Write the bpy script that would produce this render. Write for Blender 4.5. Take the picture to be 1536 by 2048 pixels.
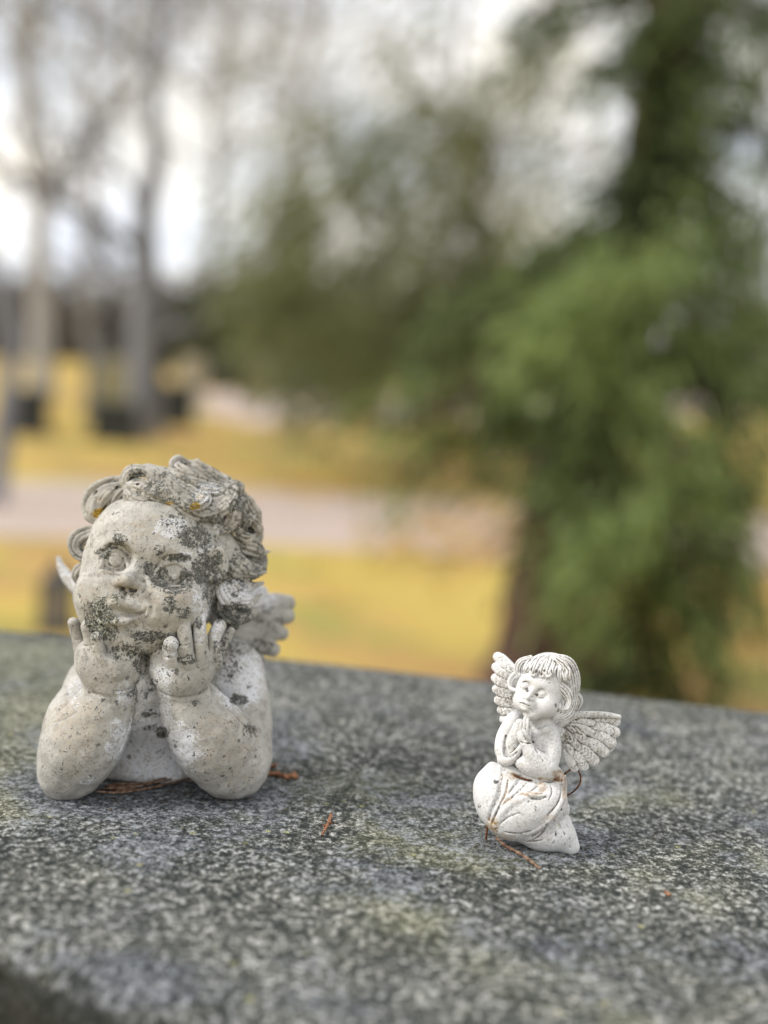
import bpy, math, random
import numpy as np
from mathutils import Vector, Matrix

for o in list(bpy.data.objects):
    bpy.data.objects.remove(o)
scene = bpy.context.scene
COL = scene.collection
R = math.radians

# ---------------------------------------------------------------- camera
# world: X right, Y away, Z up; the top of the granite slab is z = 0, the lawn z = -GZ
FPX = 2560.0                       # focal length in pixels of the 1536 x 2048 photograph
PITCH = math.atan(384.0 / FPX)
ROLL = R(4.0)                      # the phone was held a little crooked
CAM_H = 0.2348
GZ = 1.0
cam_data = bpy.data.cameras.new('camera')
cam = bpy.data.objects.new('camera', cam_data)
COL.objects.link(cam)
cam.location = (0, 0, CAM_H)
cam.rotation_euler = (Matrix.Rotation(math.pi / 2 - PITCH, 3, 'X') @ Matrix.Rotation(ROLL, 3, 'Z')).to_euler()
cam_data.sensor_fit = 'VERTICAL'
cam_data.sensor_height = 36.0
cam_data.lens = 36.0 * FPX / 2048.0
cam_data.clip_start = 0.02
cam_data.clip_end = 2000
cam_data.dof.use_dof = True
cam_data.dof.focus_distance = 0.592
cam_data.dof.aperture_fstop = 2.85
scene.camera = cam

# ---------------------------------------------------------------- sky and sun
SUN_EL, SUN_AZ = R(42), R(-52)     # azimuth clockwise from +Y; the sun is behind the camera's left shoulder
SUN_AZ = R(-100)
world = bpy.data.worlds.new('World')
scene.world = world
world.use_nodes = True
wn, wl = world.node_tree.nodes, world.node_tree.links
wn.clear()
w_out = wn.new('ShaderNodeOutputWorld')
w_bg = wn.new('ShaderNodeBackground')
w_sky = wn.new('ShaderNodeTexSky')
w_sky.sky_type = 'NISHITA'
w_sky.sun_disc = False
w_sky.sun_elevation = SUN_EL
w_sky.sun_rotation = SUN_AZ
w_sky.dust_density = 3.0
w_sky.air_density = 1.0
w_tc = wn.new('ShaderNodeTexCoord')
w_map = wn.new('ShaderNodeMapping')
w_map.inputs['Scale'].default_value = (1, 1, 2.2)
w_n = wn.new('ShaderNodeTexNoise')
w_n.inputs['Scale'].default_value = 3.2
w_n.inputs['Detail'].default_value = 5
w_r = wn.new('ShaderNodeValToRGB')
w_r.color_ramp.elements[0].position = 0.30
w_r.color_ramp.elements[0].color = (0.55, 0.55, 0.55, 1)
w_r.color_ramp.elements[1].position = 0.62
w_r.color_ramp.elements[1].color = (1, 1, 1, 1)
w_c = wn.new('ShaderNodeValToRGB')      # cloud colour: lavender grey to warm cream
w_c.color_ramp.elements[0].position = 0.35
w_c.color_ramp.elements[0].color = (9.4, 9.9, 10.8, 1)
w_c.color_ramp.elements[1].position = 0.65
w_c.color_ramp.elements[1].color = (12.2, 11.4, 10.0, 1)
w_n2 = wn.new('ShaderNodeTexNoise')
w_n2.inputs['Scale'].default_value = 5.0
w_mix = wn.new('ShaderNodeMixRGB')
wl.new(w_tc.outputs['Generated'], w_map.inputs['Vector'])
wl.new(w_map.outputs['Vector'], w_n.inputs['Vector'])
wl.new(w_map.outputs['Vector'], w_n2.inputs['Vector'])
wl.new(w_n.outputs['Fac'], w_r.inputs['Fac'])
wl.new(w_n2.outputs['Fac'], w_c.inputs['Fac'])
wl.new(w_r.outputs['Color'], w_mix.inputs['Fac'])
wl.new(w_sky.outputs['Color'], w_mix.inputs['Color1'])
wl.new(w_c.outputs['Color'], w_mix.inputs['Color2'])
wl.new(w_mix.outputs['Color'], w_bg.inputs['Color'])
w_bg.inputs['Strength'].default_value = 0.115
wl.new(w_bg.outputs['Background'], w_out.inputs['Surface'])

sun_data = bpy.data.lights.new('sun', 'SUN')
sun_data.energy = 2.7
sun_data.angle = R(12)
sun_data.color = (1.0, 0.96, 0.91)
sun = bpy.data.objects.new('sun', sun_data)
COL.objects.link(sun)
sd = Vector((math.sin(SUN_AZ) * math.cos(SUN_EL), math.cos(SUN_AZ) * math.cos(SUN_EL), math.sin(SUN_EL)))
sun.rotation_euler = sd.to_track_quat('Z', 'Y').to_euler()
sun.location = sd * 5

scene.view_settings.view_transform = 'Standard'
scene.view_settings.look = 'None'
scene.view_settings.gamma = 1.0
scene.view_settings.exposure = 0.12
scene.cycles.use_denoising = True
scene.cycles.max_bounces = 6
scene.cycles.diffuse_bounces = 3
scene.cycles.transparent_max_bounces = 8
scene.cycles.caustics_reflective = False
scene.cycles.caustics_refractive = False

# ---------------------------------------------------------------- pixels and rays
SP, CP = math.sin(PITCH), math.cos(PITCH)
SR, CR = math.sin(ROLL), math.cos(ROLL)
CAMP = np.array([0.0, 0.0, CAM_H])
def ray(px, py):
    a, b = (px - 768.0) / FPX, -(py - 1024.0) / FPX
    a, b = a * CR - b * SR, a * SR + b * CR
    return np.array([a, CP + b * SP, -SP + b * CP])
def at(px, py, D):
    """point seen at pixel (px, py) at axis depth D (used to lay the place out)"""
    return CAMP + ray(px, py) * D
def ground(px, py, z=0.0):
    r = ray(px, py)
    return CAMP + r * ((z - CAM_H) / r[2])
def to_px(P):
    Q = P - CAMP
    zc = Q[:, 1] * CP - Q[:, 2] * SP
    yc = Q[:, 1] * SP + Q[:, 2] * CP
    a, b = Q[:, 0] / zc, yc / zc
    return 768 + FPX * (a * CR + b * SR), 1024 - FPX * (b * CR - a * SR)

# ---------------------------------------------------------------- object helpers
def tag(o, label=None, cat=None, group=None, kind=None):
    if label: o['label'] = label
    if cat: o['category'] = cat
    if group: o['group'] = group
    if kind: o['kind'] = kind
    return o
def empty(name, loc):
    o = bpy.data.objects.new(name, None)
    o.empty_display_size = 0.05
    COL.objects.link(o)
    o.location = loc
    return o
def link_mesh(name, V, F, mat, parent=None, origin=(0, 0, 0), smooth=True, attrs=None):
    """V in world coordinates; origin = where the object's own origin sits (world)"""
    V = np.asarray(V, dtype=np.float64) - np.asarray(origin)
    F = np.asarray(F, dtype=np.int32)
    me = bpy.data.meshes.new(name)
    nf, k = F.shape
    me.vertices.add(len(V)); me.vertices.foreach_set('co', V.astype(np.float32).ravel())
    me.loops.add(nf * k); me.loops.foreach_set('vertex_index', F.ravel())
    me.polygons.add(nf)
    me.polygons.foreach_set('loop_start', np.arange(0, nf * k, k, dtype=np.int32))
    me.update(calc_edges=True)
    me.validate()
    if smooth:
        me.polygons.foreach_set('use_smooth', np.ones(len(me.polygons), dtype=bool))
    for an, av in (attrs or {}).items():
        a = me.attributes.new(an, 'FLOAT', 'POINT')
        a.data.foreach_set('value', np.asarray(av, dtype=np.float32))
    me.materials.append(mat)
    o = bpy.data.objects.new(name, me)
    COL.objects.link(o)
    if parent is not None:
        o.parent = parent
        o.location = np.asarray(origin) - np.array(parent.location)
    else:
        o.location = origin
    return o

# ---------------------------------------------------------------- material helpers
class NT:
    def __init__(s, name):
        s.m = bpy.data.materials.new(name); s.m.use_nodes = True
        s.n, s.l = s.m.node_tree.nodes, s.m.node_tree.links
        s.b = s.n['Principled BSDF']
        s.tc = s.n.new('ShaderNodeTexCoord')
    def link(s, a, b): s.l.new(a, b)
    def set(s, node, i, v):
        if v is None: return
        if hasattr(v, 'is_linked') or hasattr(v, 'links'): s.l.new(v, node.inputs[i])
        else: node.inputs[i].default_value = v
    def noise(s, scale, detail=3, rough=0.55, vec=None, dist=0.0, col=False):
        n = s.n.new('ShaderNodeTexNoise')
        n.inputs['Scale'].default_value = scale; n.inputs['Detail'].default_value = detail
        n.inputs['Roughness'].default_value = rough; n.inputs['Distortion'].default_value = dist
        s.l.new(vec if vec is not None else s.tc.outputs['Object'], n.inputs['Vector'])
        return n.outputs['Color' if col else 'Fac']
    def voro(s, scale, feat='F1', vec=None, out='Distance', rand=1.0):
        n = s.n.new('ShaderNodeTexVoronoi'); n.feature = feat
        n.inputs['Scale'].default_value = scale; n.inputs['Randomness'].default_value = rand
        s.l.new(vec if vec is not None else s.tc.outputs['Object'], n.inputs['Vector'])
        return n.outputs[out]
    def math(s, op, a, b=None, c=None, clamp=False):
        n = s.n.new('ShaderNodeMath'); n.operation = op; n.use_clamp = clamp
        s.set(n, 0, a); s.set(n, 1, b); s.set(n, 2, c)
        return n.outputs[0]
    def step(s, v, a, b, lo=0.0, hi=1.0):
        n = s.n.new('ShaderNodeMapRange'); n.interpolation_type = 'SMOOTHSTEP'
        s.set(n, 0, v); s.set(n, 1, a); s.set(n, 2, b); s.set(n, 3, lo); s.set(n, 4, hi)
        return n.outputs[0]
    def mix(s, f, a, b, mode='MIX'):
        n = s.n.new('ShaderNodeMixRGB'); n.blend_type = mode
        s.set(n, 0, f)
        for i, v in ((1, a), (2, b)):
            if isinstance(v, tuple): n.inputs[i].default_value = (*v, 1)
            else: s.l.new(v, n.inputs[i])
        return n.outputs[0]
    def attr(s, name):
        n = s.n.new('ShaderNodeAttribute'); n.attribute_name = name
        return n.outputs['Fac']
    def bump(s, h, strength, dist, nrm=None):
        n = s.n.new('ShaderNodeBump')
        n.inputs['Strength'].default_value = strength; n.inputs['Distance'].default_value = dist
        s.l.new(h, n.inputs['Height'])
        if nrm is not None: s.l.new(nrm, n.inputs['Normal'])
        return n.outputs[0]
    def done(s, col, rough=0.85, nrm=None, spec=0.3):
        if isinstance(col, tuple): s.b.inputs['Base Color'].default_value = (*col, 1)
        else: s.l.new(col, s.b.inputs['Base Color'])
        s.set(s.b, 'Roughness', rough)
        s.b.inputs['Specular IOR Level'].default_value = spec
        if nrm is not None: s.l.new(nrm, s.b.inputs['Normal'])
        return s.m
# ---------------------------------------------------------------- sculpting: signed distance fields on a grid, then surface nets
def smin(a, b, k):
    if k <= 0: return np.minimum(a, b)
    h = np.maximum(k - np.abs(a - b), 0) / k
    return np.minimum(a, b) - h * h * k * 0.25

HRS = np.random.RandomState(77)
class Sculpt:
    """a figure modelled in its own frame: x right, y toward the viewer, z up, unit = one photo pixel at its distance"""
    def __init__(s, cpx, bpx):
        c = ray(*cpx); c = c / np.linalg.norm(c)
        s.c = c
        rt = ray(cpx[0] + 1, cpx[1]) - ray(*cpx); s.R = rt - (rt @ c) * c; s.R /= np.linalg.norm(s.R)
        s.U = np.cross(s.R, c)
        base = ground(*bpx)
        s.L = float(np.dot(base - CAMP, c))
        s.s = s.L / FPX * math.cos(math.atan(math.hypot(cpx[0] - 768, cpx[1] - 1024) / FPX))
        s.Lp = s.L / s.s
        s.base = base
    def P(s, px, py, d=0.0):
        r = ray(px, py)
        q = r * ((s.Lp - d) / np.dot(r, s.c))
        return np.array([np.dot(q, s.R), d, np.dot(q, s.U)])
    def G(s, px, py):
        """point of the slab seen at this pixel"""
        q = (ground(px, py) - CAMP) / s.s
        return np.array([np.dot(q, s.R), s.Lp - np.dot(q, s.c), np.dot(q, s.U)])
    def world(s, V):
        return CAMP + s.s * (V[:, :1] * s.R + (s.Lp - V[:, 1:2]) * s.c + V[:, 2:3] * s.U)
    def height(s, X, Y, Z):
        """height above the slab in units"""
        return CAM_H / s.s + X * s.R[2] + (s.Lp - Y) * s.c[2] + Z * s.U[2]

class Field:
    def __init__(s, S, lo, hi, h):
        """lo, hi = (px, py, d) corners"""
        s.S, s.h = S, h
        cs = np.array([S.P(x, y, d) for x in (lo[0], hi[0]) for y in (lo[1], hi[1]) for d in (lo[2], hi[2])])
        s.o = cs.min(0)
        s.n = np.ceil((cs.max(0) - s.o) / h).astype(int) + 1
        s.a = np.full(s.n, 60.0, np.float32)
        s.ax = [(s.o[i] + h * np.arange(s.n[i])).astype(np.float32) for i in range(3)]
    def sub(s, lo, hi):
        i0 = np.clip(np.floor((np.asarray(lo) - s.o) / s.h).astype(int), 0, s.n)
        i1 = np.clip(np.ceil((np.asarray(hi) - s.o) / s.h).astype(int) + 1, 0, s.n)
        sl = tuple(slice(a, b) for a, b in zip(i0, i1))
        if any(b <= a for a, b in zip(i0, i1)): return None, None
        X = s.ax[0][sl[0]][:, None, None]; Y = s.ax[1][sl[1]][None, :, None]; Z = s.ax[2][sl[2]][None, None, :]
        return sl, (X, Y, Z)
    def comb(s, sl, d, k, op):
        if op == 'u': s.a[sl] = smin(s.a[sl], d, k)
        elif op == 's': s.a[sl] = -smin(-s.a[sl], d, k)
        elif op == 'i': s.a[sl] = -smin(-s.a[sl], -d, k)
    def ell(s, c, r, k=10, rot=None, op='u', axis=None):
        """ellipsoid at c (px,py,d); r = (rx, rdepth, rz); rot = in-view rotation in degrees (clockwise as seen); axis: 3 row vectors"""
        c = s.S.P(*c); r = np.asarray(r, float)
        m = r.max() + k + 2
        sl, g = s.sub(c - m, c + m)
        if sl is None: return
        x, y, z = g[0] - c[0], g[1] - c[1], g[2] - c[2]
        if axis is not None:
            A = np.asarray(axis)
            x, y, z = (A[i][0] * x + A[i][1] * y + A[i][2] * z for i in range(3))
        elif rot:
            a = math.radians(rot); ca, sa = math.cos(a), math.sin(a)
            x, z = ca * x - sa * z, sa * x + ca * z
        k0 = np.sqrt((x / r[0]) ** 2 + (y / r[1]) ** 2 + (z / r[2]) ** 2)
        k1 = np.sqrt((x / r[0] ** 2) ** 2 + (y / r[1] ** 2) ** 2 + (z / r[2] ** 2) ** 2) + 1e-6
        s.comb(sl, (k0 * (k0 - 1) / k1).astype(np.float32), k, op)
    def tube(s, pts, rad, k=6, op='u', flat=1.0, res=6, raw=False, cut=None):
        """tapered tube through (px,py,d) points; flat < 1 squeezes it toward the viewer axis"""
        P = np.array([s.S.P(*p) for p in pts]) if not raw else np.asarray(pts, float)
        rad = np.asarray(rad, float) if hasattr(rad, '__len__') else np.full(len(P), float(rad))
        if len(P) > 2 and res > 1: P, rad = spline(P, rad, res)
        m = rad.max() + k + 2
        sl, g = s.sub(P.min(0) - m, P.max(0) + m)
        if sl is None: return
        best = None
        for i in range(len(P) - 1):
            a, b = P[i], P[i + 1]
            ab = b - a; L2 = float(ab @ ab) + 1e-9
            x, y, z = g[0] - a[0], g[1] - a[1], g[2] - a[2]
            t = np.clip((x * ab[0] + y * ab[1] + z * ab[2]) / L2, 0, 1)
            rr = rad[i] + (rad[i + 1] - rad[i]) * t
            d = np.sqrt((x - t * ab[0]) ** 2 + ((y - t * ab[1]) / flat) ** 2 + (z - t * ab[2]) ** 2) - rr
            best = d if best is None else np.minimum(best, d)
        s.comb(sl, best.astype(np.float32), k, op)
    def lock(s, pts, w, th, n=5, twist=0.0, k=3, groove=1.0, flatn=None, core=True):
        """a lock of hair: strands side by side along a ribbon; w, th = half width, half thickness per point"""
        P = np.array([s.S.P(*p) for p in pts])
        w = np.asarray(w, float) if hasattr(w, '__len__') else np.full(len(P), float(w))
        th = np.asarray(th, float) if hasattr(th, '__len__') else np.full(len(P), float(th))
        Q, W = spline(P, w, 5); _, T = spline(P, th, 5)
        tg = np.gradient(Q, axis=0); tg /= np.linalg.norm(tg, axis=1)[:, None] + 1e-9
        ref = np.array([0, 1.0, 0]) if flatn is None else np.asarray(flatn, float)
        N = ref - (tg @ ref)[:, None] * tg
        N /= np.linalg.norm(N, axis=1)[:, None] + 1e-6
        B = np.cross(tg, N)
        if twist:
            a = np.linspace(0, math.radians(twist), len(Q))[:, None]
            N, B = N * np.cos(a) + B * np.sin(a), B * np.cos(a) - N * np.sin(a)
        if core:
            s.tube(Q, np.minimum(W, T) * 0.66, k=0, raw=True, res=1)
            for u in (-0.45, 0.45):
                s.tube(Q + B * (W * u)[:, None], np.minimum(W * 0.45, T * 0.6), k=1, raw=True, res=1)
        for j in range(n):
            u = (2 * j / (n - 1) - 1) if n > 1 else 0.0
            jt = HRS.uniform(-1, 1, 4)
            ph = np.linspace(0, 1, len(Q))
            ww = W * (u * 0.86 + 0.10 * jt[0] * np.sin(3.5 * ph + 3 * jt[1]))
            tt = T * (math.sqrt(max(0, 1 - u * u * 0.8)) * 0.72 + 0.10 * jt[2] * np.sin(4 * ph + 3 * jt[3]))
            off = B * ww[:, None] + N * tt[:, None]
            s.tube(Q + off, np.maximum(W / n * (1.14 + 0.16 * jt[3]) * groove, 0.8), k=k, raw=True, res=1)
    def cut_ground(s, eps=0.0, k=2):
        X, Y, Z = s.ax[0][:, None, None], s.ax[1][None, :, None], s.ax[2][None, None, :]
        hgt = s.S.height(X, Y, Z) - eps
        s.a = (-smin(-s.a, hgt.astype(np.float32), k)).astype(np.float32)
    def mesh(s, smooth=1):
        V, F = surface_nets(s.a)
        V = V * s.h + s.o
        for _ in range(smooth):
            V = relax(V, F, 0.5)
        return V, F

def spline(P, rad, res):
    n = len(P)
    if n < 3:
        t = np.linspace(0, 1, res + 1)[:, None]
        return P[0] + (P[1] - P[0]) * t, rad[0] + (rad[1] - rad[0]) * t[:, 0]
    A = np.concatenate([[2 * P[0] - P[1]], P, [2 * P[-1] - P[-2]]])
    r = np.concatenate([[rad[0]], rad, [rad[-1]]])
    out, ro = [], []
    for i in range(1, n):
        for t in np.linspace(0, 1, res, endpoint=False):
            p0, p1, p2, p3 = A[i - 1], A[i], A[i + 1], A[i + 2]
            out.append(0.5 * (2 * p1 + (p2 - p0) * t + (2 * p0 - 5 * p1 + 4 * p2 - p3) * t * t + (3 * p1 - p0 - 3 * p2 + p3) * t ** 3))
            q0, q1, q2, q3 = r[i - 1], r[i], r[i + 1], r[i + 2]
            v = 0.5 * (2 * q1 + (q2 - q0) * t + (2 * q0 - 5 * q1 + 4 * q2 - q3) * t * t + (3 * q1 - q0 - 3 * q2 + q3) * t ** 3)
            ro.append(max(v, 0.35 * min(q1, q2)))
    out.append(P[-1]); ro.append(rad[-1])
    return np.array(out), np.array(ro)

def surface_nets(A):
    ins = A < 0
    c = [ins[i:ins.shape[0] - 1 + i, j:ins.shape[1] - 1 + j, k:ins.shape[2] - 1 + k] for i in (0, 1) for j in (0, 1) for k in (0, 1)]
    allin = c[0].copy(); anyin = c[0].copy()
    for q in c[1:]:
        allin &= q; anyin |= q
    act = anyin & ~allin
    I = np.argwhere(act)
    idx = np.full(act.shape, -1, np.int32)
    idx[act] = np.arange(len(I), dtype=np.int32)
    corners = np.array([(i, j, k) for i in (0, 1) for j in (0, 1) for k in (0, 1)])
    vals = np.stack([A[I[:, 0] + q[0], I[:, 1] + q[1], I[:, 2] + q[2]] for q in corners], 1)
    acc = np.zeros((len(I), 3)); cnt = np.zeros(len(I))
    for a in range(8):
        for b in range(a + 1, 8):
            if np.abs(corners[a] - corners[b]).sum() != 1: continue
            va, vb = vals[:, a], vals[:, b]
            m = (va < 0) != (vb < 0)
            t = va[m] / (va[m] - vb[m])
            acc[m] += corners[a] + t[:, None] * (corners[b] - corners[a])
            cnt[m] += 1
    V = I + acc / cnt[:, None]
    quads = []
    for ax in range(3):
        o1, o2 = (ax + 1) % 3, (ax + 2) % 3
        sh = list(A.shape)
        s0 = [slice(None)] * 3; s1 = [slice(None)] * 3
        s0[ax] = slice(0, sh[ax] - 1); s1[ax] = slice(1, sh[ax])
        for o in (o1, o2):
            s0[o] = slice(1, sh[o] - 1); s1[o] = slice(1, sh[o] - 1)
        a_in, b_in = ins[tuple(s0)], ins[tuple(s1)]
        E = np.argwhere(a_in != b_in)
        flip = a_in[tuple(E.T)]
        E[:, o1] += 1; E[:, o2] += 1
        def cell(d1, d2):
            q = E.copy(); q[:, o1] -= d1; q[:, o2] -= d2
            return idx[q[:, 0], q[:, 1], q[:, 2]]
        q = np.stack([cell(1, 1), cell(0, 1), cell(0, 0), cell(1, 0)], 1)
        q[~flip] = q[~flip][:, ::-1]
        quads.append(q)
    F = np.concatenate(quads)
    F = F[(F >= 0).all(1)]
    return V, F

def neighbours(F):
    e = np.concatenate([F[:, [0, 1]], F[:, [1, 2]], F[:, [2, 3]], F[:, [3, 0]]])
    return e
def relax(V, F, f, e=None):
    e = neighbours(F) if e is None else e
    n = len(V)
    cnt = np.bincount(e[:, 0], minlength=n) + np.bincount(e[:, 1], minlength=n)
    out = np.empty_like(V)
    for i in range(3):
        out[:, i] = np.bincount(e[:, 0], V[e[:, 1], i], n) + np.bincount(e[:, 1], V[e[:, 0], i], n)
    out /= np.maximum(cnt, 1)[:, None]
    return V + (out - V) * f
def normals(V, F):
    n = np.cross(V[F[:, 2]] - V[F[:, 0]], V[F[:, 3]] - V[F[:, 1]])
    N = np.zeros_like(V)
    for k in range(4):
        for i in range(3):
            N[:, i] += np.bincount(F[:, k], n[:, i], len(V))
    return N / (np.linalg.norm(N, axis=1)[:, None] + 1e-12)
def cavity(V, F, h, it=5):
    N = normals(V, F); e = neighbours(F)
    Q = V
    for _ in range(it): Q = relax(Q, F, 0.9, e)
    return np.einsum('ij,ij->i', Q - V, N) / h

def patches(px, py, lst):
    """soft stain masks: each (px, py, rx, ry, strength)"""
    m = np.zeros(len(px))
    for cx, cy, rx, ry, st in lst:
        q = ((px - cx) / rx) ** 2 + ((py - cy) / ry) ** 2
        m = np.maximum(m, st * np.clip(1.6 - 1.1 * q, 0, 1))
    return m

def emit(S, fld, name, mat, parent, stains, smooth=1, cav=5, lump=0.0, seed=0):
    V, F = fld.mesh(smooth)
    if lump:   # the slight waviness of a cast and weathered figure
        rs = np.random.RandomState(seed)
        N = normals(V, F); q = np.zeros(len(V))
        for _ in range(14):
            w = rs.normal(size=3); w = w / np.linalg.norm(w) * rs.uniform(0.05, 0.22)
            q += np.sin(V @ w + rs.uniform(0, 6.28))
        V = V + N * (q * lump / 4)[:, None]
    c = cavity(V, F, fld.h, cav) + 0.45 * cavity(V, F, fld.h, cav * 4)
    W = S.world(V)
    px, py = to_px(W)
    at_ = {'cavity': c}
    for k, lst in stains.items():
        at_[k] = patches(px, py, lst)
    # the frame (x right, y toward viewer, z up) is left handed, so faces are turned round
    return link_mesh(name, W, F[:, ::-1], mat, parent, S.base, True, at_)

def _surf(s, px, py, dmax=None):
    """depth (toward the viewer) of the first surface met along the view ray"""
    d = s.ax[1][-1] if dmax is None else dmax
    lo = s.ax[1][0]
    prev = None
    while d > lo:
        p = s.S.P(px, py, d)
        i = np.round((p - s.o) / s.h).astype(int)
        if (i >= 0).all() and (i < s.n).all():
            v = float(s.a[tuple(i)])
            if v < 0:
                return d + (v if prev is None else 0.0)
            prev = v
            d -= max(0.5, min(v * 0.8, 12))
        else:
            d -= 3
    return float(lo)
Field.surf = _surf
def on(s, pts, off=0.0):
    """lift (px, py) points onto the surface, plus an offset toward the viewer"""
    ds = [s.surf(p[0], p[1]) for p in pts]
    md = float(np.median([d for d in ds if d > s.ax[1][0] + 2] or ds))
    ds = [md if d <= s.ax[1][0] + 2 else max(d, md - 45) for d in ds]   # a point past the silhouette takes its neighbours' depth
    return [(p[0], p[1], d + (p[2] if len(p) > 2 else off)) for p, d in zip(pts, ds)]
Field.on = on
def carve(s, pts, r=3, off=0.0, k=3, flat=1.0):
    s.tube(on(s, pts, off), r, k=k, op='s', flat=flat)
Field.carve = carve
def ridge(s, pts, r=3, off=0.0, k=3, flat=1.0):
    s.tube(on(s, pts, off), r, k=k, op='u', flat=flat)
Field.ridge = ridge
# ---------------------------------------------------------------- materials of the figures
def figure_mat(name, base, base2, warmc, whitec, spot_amt=0.0, fine=520.0, rough=0.85, cavity_c=(0.05, 0.05, 0.045), cav_lo=0.3, cav_hi=1.1, rustc=False, cav_amt=0.75, dthr=0.0):
    t = NT(name)
    n1 = t.noise(70, 4, 0.6); n2 = t.noise(260, 4, 0.65); n3 = t.noise(fine, 3, 0.7); n4 = t.noise(1500, 2, 0.6)
    col = t.mix(t.step(n1, 0.38, 0.62), base, base2)
    col = t.mix(t.math('MULTIPLY', t.step(t.math('ADD', n2, t.math('MULTIPLY', t.attr('warm'), 0.22)), 0.55, 0.72), 0.75), col, warmc)
    # fine mottling
    col = t.mix(t.step(n3, 0.3, 0.7, 0.0, 0.35), col, tuple(c * 0.62 for c in base), 'MIX')
    col = t.mix(t.step(n4, 0.56, 0.72, 0.0, 0.4), col, tuple(c * 0.4 for c in base))
    n5 = t.noise(150, 5, 0.7)
    col = t.mix(t.step(n5, 0.50, 0.66, 0.0, 0.0 if rustc else 0.55), col, tuple(c * 0.58 for c in base))
    # powdery white bloom
    w = t.math('ADD', t.math('MULTIPLY', t.attr('white'), 0.17), t.math('ADD', t.math('MULTIPLY', n3, 0.5), t.math('MULTIPLY', n2, 0.5)))
    wm = t.math('MULTIPLY', t.step(w, 0.55, 0.68), 0.95)
    col = t.mix(wm, col, whitec)
    # grime in the carved grooves
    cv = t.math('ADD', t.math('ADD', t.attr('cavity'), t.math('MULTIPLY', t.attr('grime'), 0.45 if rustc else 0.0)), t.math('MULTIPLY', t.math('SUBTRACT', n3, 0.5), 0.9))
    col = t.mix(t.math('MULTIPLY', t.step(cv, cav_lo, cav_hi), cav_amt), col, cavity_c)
    # dark crustose lichen: patches broken up by fine noise, plus scattered specks
    nd = t.math('ADD', t.math('MULTIPLY', n3, 0.62), t.math('MULTIPLY', n4, 0.38))
    v = t.math('ADD', t.math('MULTIPLY', t.attr('dark'), 0.205), t.math('ADD', nd, t.math('MULTIPLY', t.math('SUBTRACT', n2, 0.5), 0.55)))
    dm = t.step(v, 0.60 + dthr, 0.645 + dthr)
    sp = t.voro(300, rand=1.0); spc = t.voro(300, out='Color')
    sep = t.n.new('ShaderNodeSeparateColor'); t.link(spc, sep.inputs[0])
    rad = t.math('MULTIPLY', t.step(sep.outputs[0], 1.0 - spot_amt, 1.0), 0.30)
    edge = t.math('SUBTRACT', t.math('ADD', sp, t.math('MULTIPLY', t.math('SUBTRACT', n4, 0.5), 0.5)), rad)
    spm = t.math('MULTIPLY', t.step(edge, 0.0, 0.05, 1.0, 0.0), t.step(rad, 0.01, 0.05))
    dark_all = t.math('MAXIMUM', dm, t.math('MULTIPLY', spm, 0.8))
    dcol = t.mix(t.step(n4, 0.4, 0.62), (0.040, 0.042, 0.040), (0.19, 0.195, 0.18))
    col = t.mix(dark_all, col, dcol)
    # ochre lichen
    g = t.math('ADD', t.math('MULTIPLY', t.attr('gold'), 0.36), t.math('ADD', t.math('MULTIPLY', n2, 0.45), t.math('MULTIPLY', n3, 0.55)))
    gm = t.step(g, 0.70, 0.76)
    col = t.mix(t.math('MULTIPLY', gm, t.step(t.attr('gold'), 0.05, 0.3)), col, t.mix(t.step(n4, 0.42, 0.6), (0.16, 0.13, 0.03), (0.46, 0.27, 0.035)))
    if rustc:
        gr = t.math('MULTIPLY', t.step(t.math('ADD', t.math('MULTIPLY', t.attr('grime'), 0.22), n3), 0.56, 0.72), t.step(t.attr('grime'), 0.02, 0.4))
        col = t.mix(t.math('MULTIPLY', gr, 0.35), col, (0.20, 0.17, 0.11))
        r = t.math('ADD', t.math('MULTIPLY', t.attr('rust'), 0.62), t.math('MULTIPLY', t.math('SUBTRACT', n2, 0.5), 0.8))
        col = t.mix(t.math('MULTIPLY', t.step(t.math('ADD', r, t.math('MULTIPLY', t.attr('cavity'), 0.16)), 0.22, 0.72), 0.66), col, (0.44, 0.29, 0.14))
        r2 = t.math('ADD', r, t.math('MULTIPLY', t.attr('cavity'), 0.12))
        col = t.mix(t.math('MULTIPLY', t.step(r2, 0.50, 0.80), 0.9), col, (0.10, 0.035, 0.012))
    h = t.math('ADD', t.math('MULTIPLY', n3, 0.6), t.math('ADD', t.math('MULTIPLY', n4, 0.35), t.math('MULTIPLY', dark_all, 0.9)))
    nr = t.bump(h, 0.65, 0.0007)
    return t.done(col, rough, nr, 0.25)

M = {}
M['cherub'] = figure_mat('weathered_cast_stone', (0.40, 0.39, 0.36), (0.52, 0.51, 0.48), (0.43, 0.38, 0.315), (0.70, 0.72, 0.77), 0.12, 680, 0.88, cav_lo=0.15, cav_hi=1.15, cav_amt=0.85)
M['hairstone'] = figure_mat('weathered_cast_stone_curls', (0.37, 0.36, 0.33), (0.50, 0.485, 0.45), (0.41, 0.365, 0.30), (0.68, 0.70, 0.75), 0.12, 680, 0.88, cav_lo=0.1, cav_hi=1.5, cav_amt=0.82)
M['angel'] = figure_mat('white_painted_stone', (0.70, 0.70, 0.70), (0.77, 0.775, 0.785), (0.62, 0.58, 0.48), (0.78, 0.79, 0.82), 0.03, 900, 0.7, (0.062, 0.045, 0.028), 0.18, 0.80, True, 0.90, 0.055)
t = NT('grey_shrubby_lichen'); n = t.noise(900, 3)
M['lichen'] = t.done(t.mix(t.step(n, .4, .62), (0.16, 0.17, 0.14), (0.50, 0.51, 0.45)), 0.95)

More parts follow.
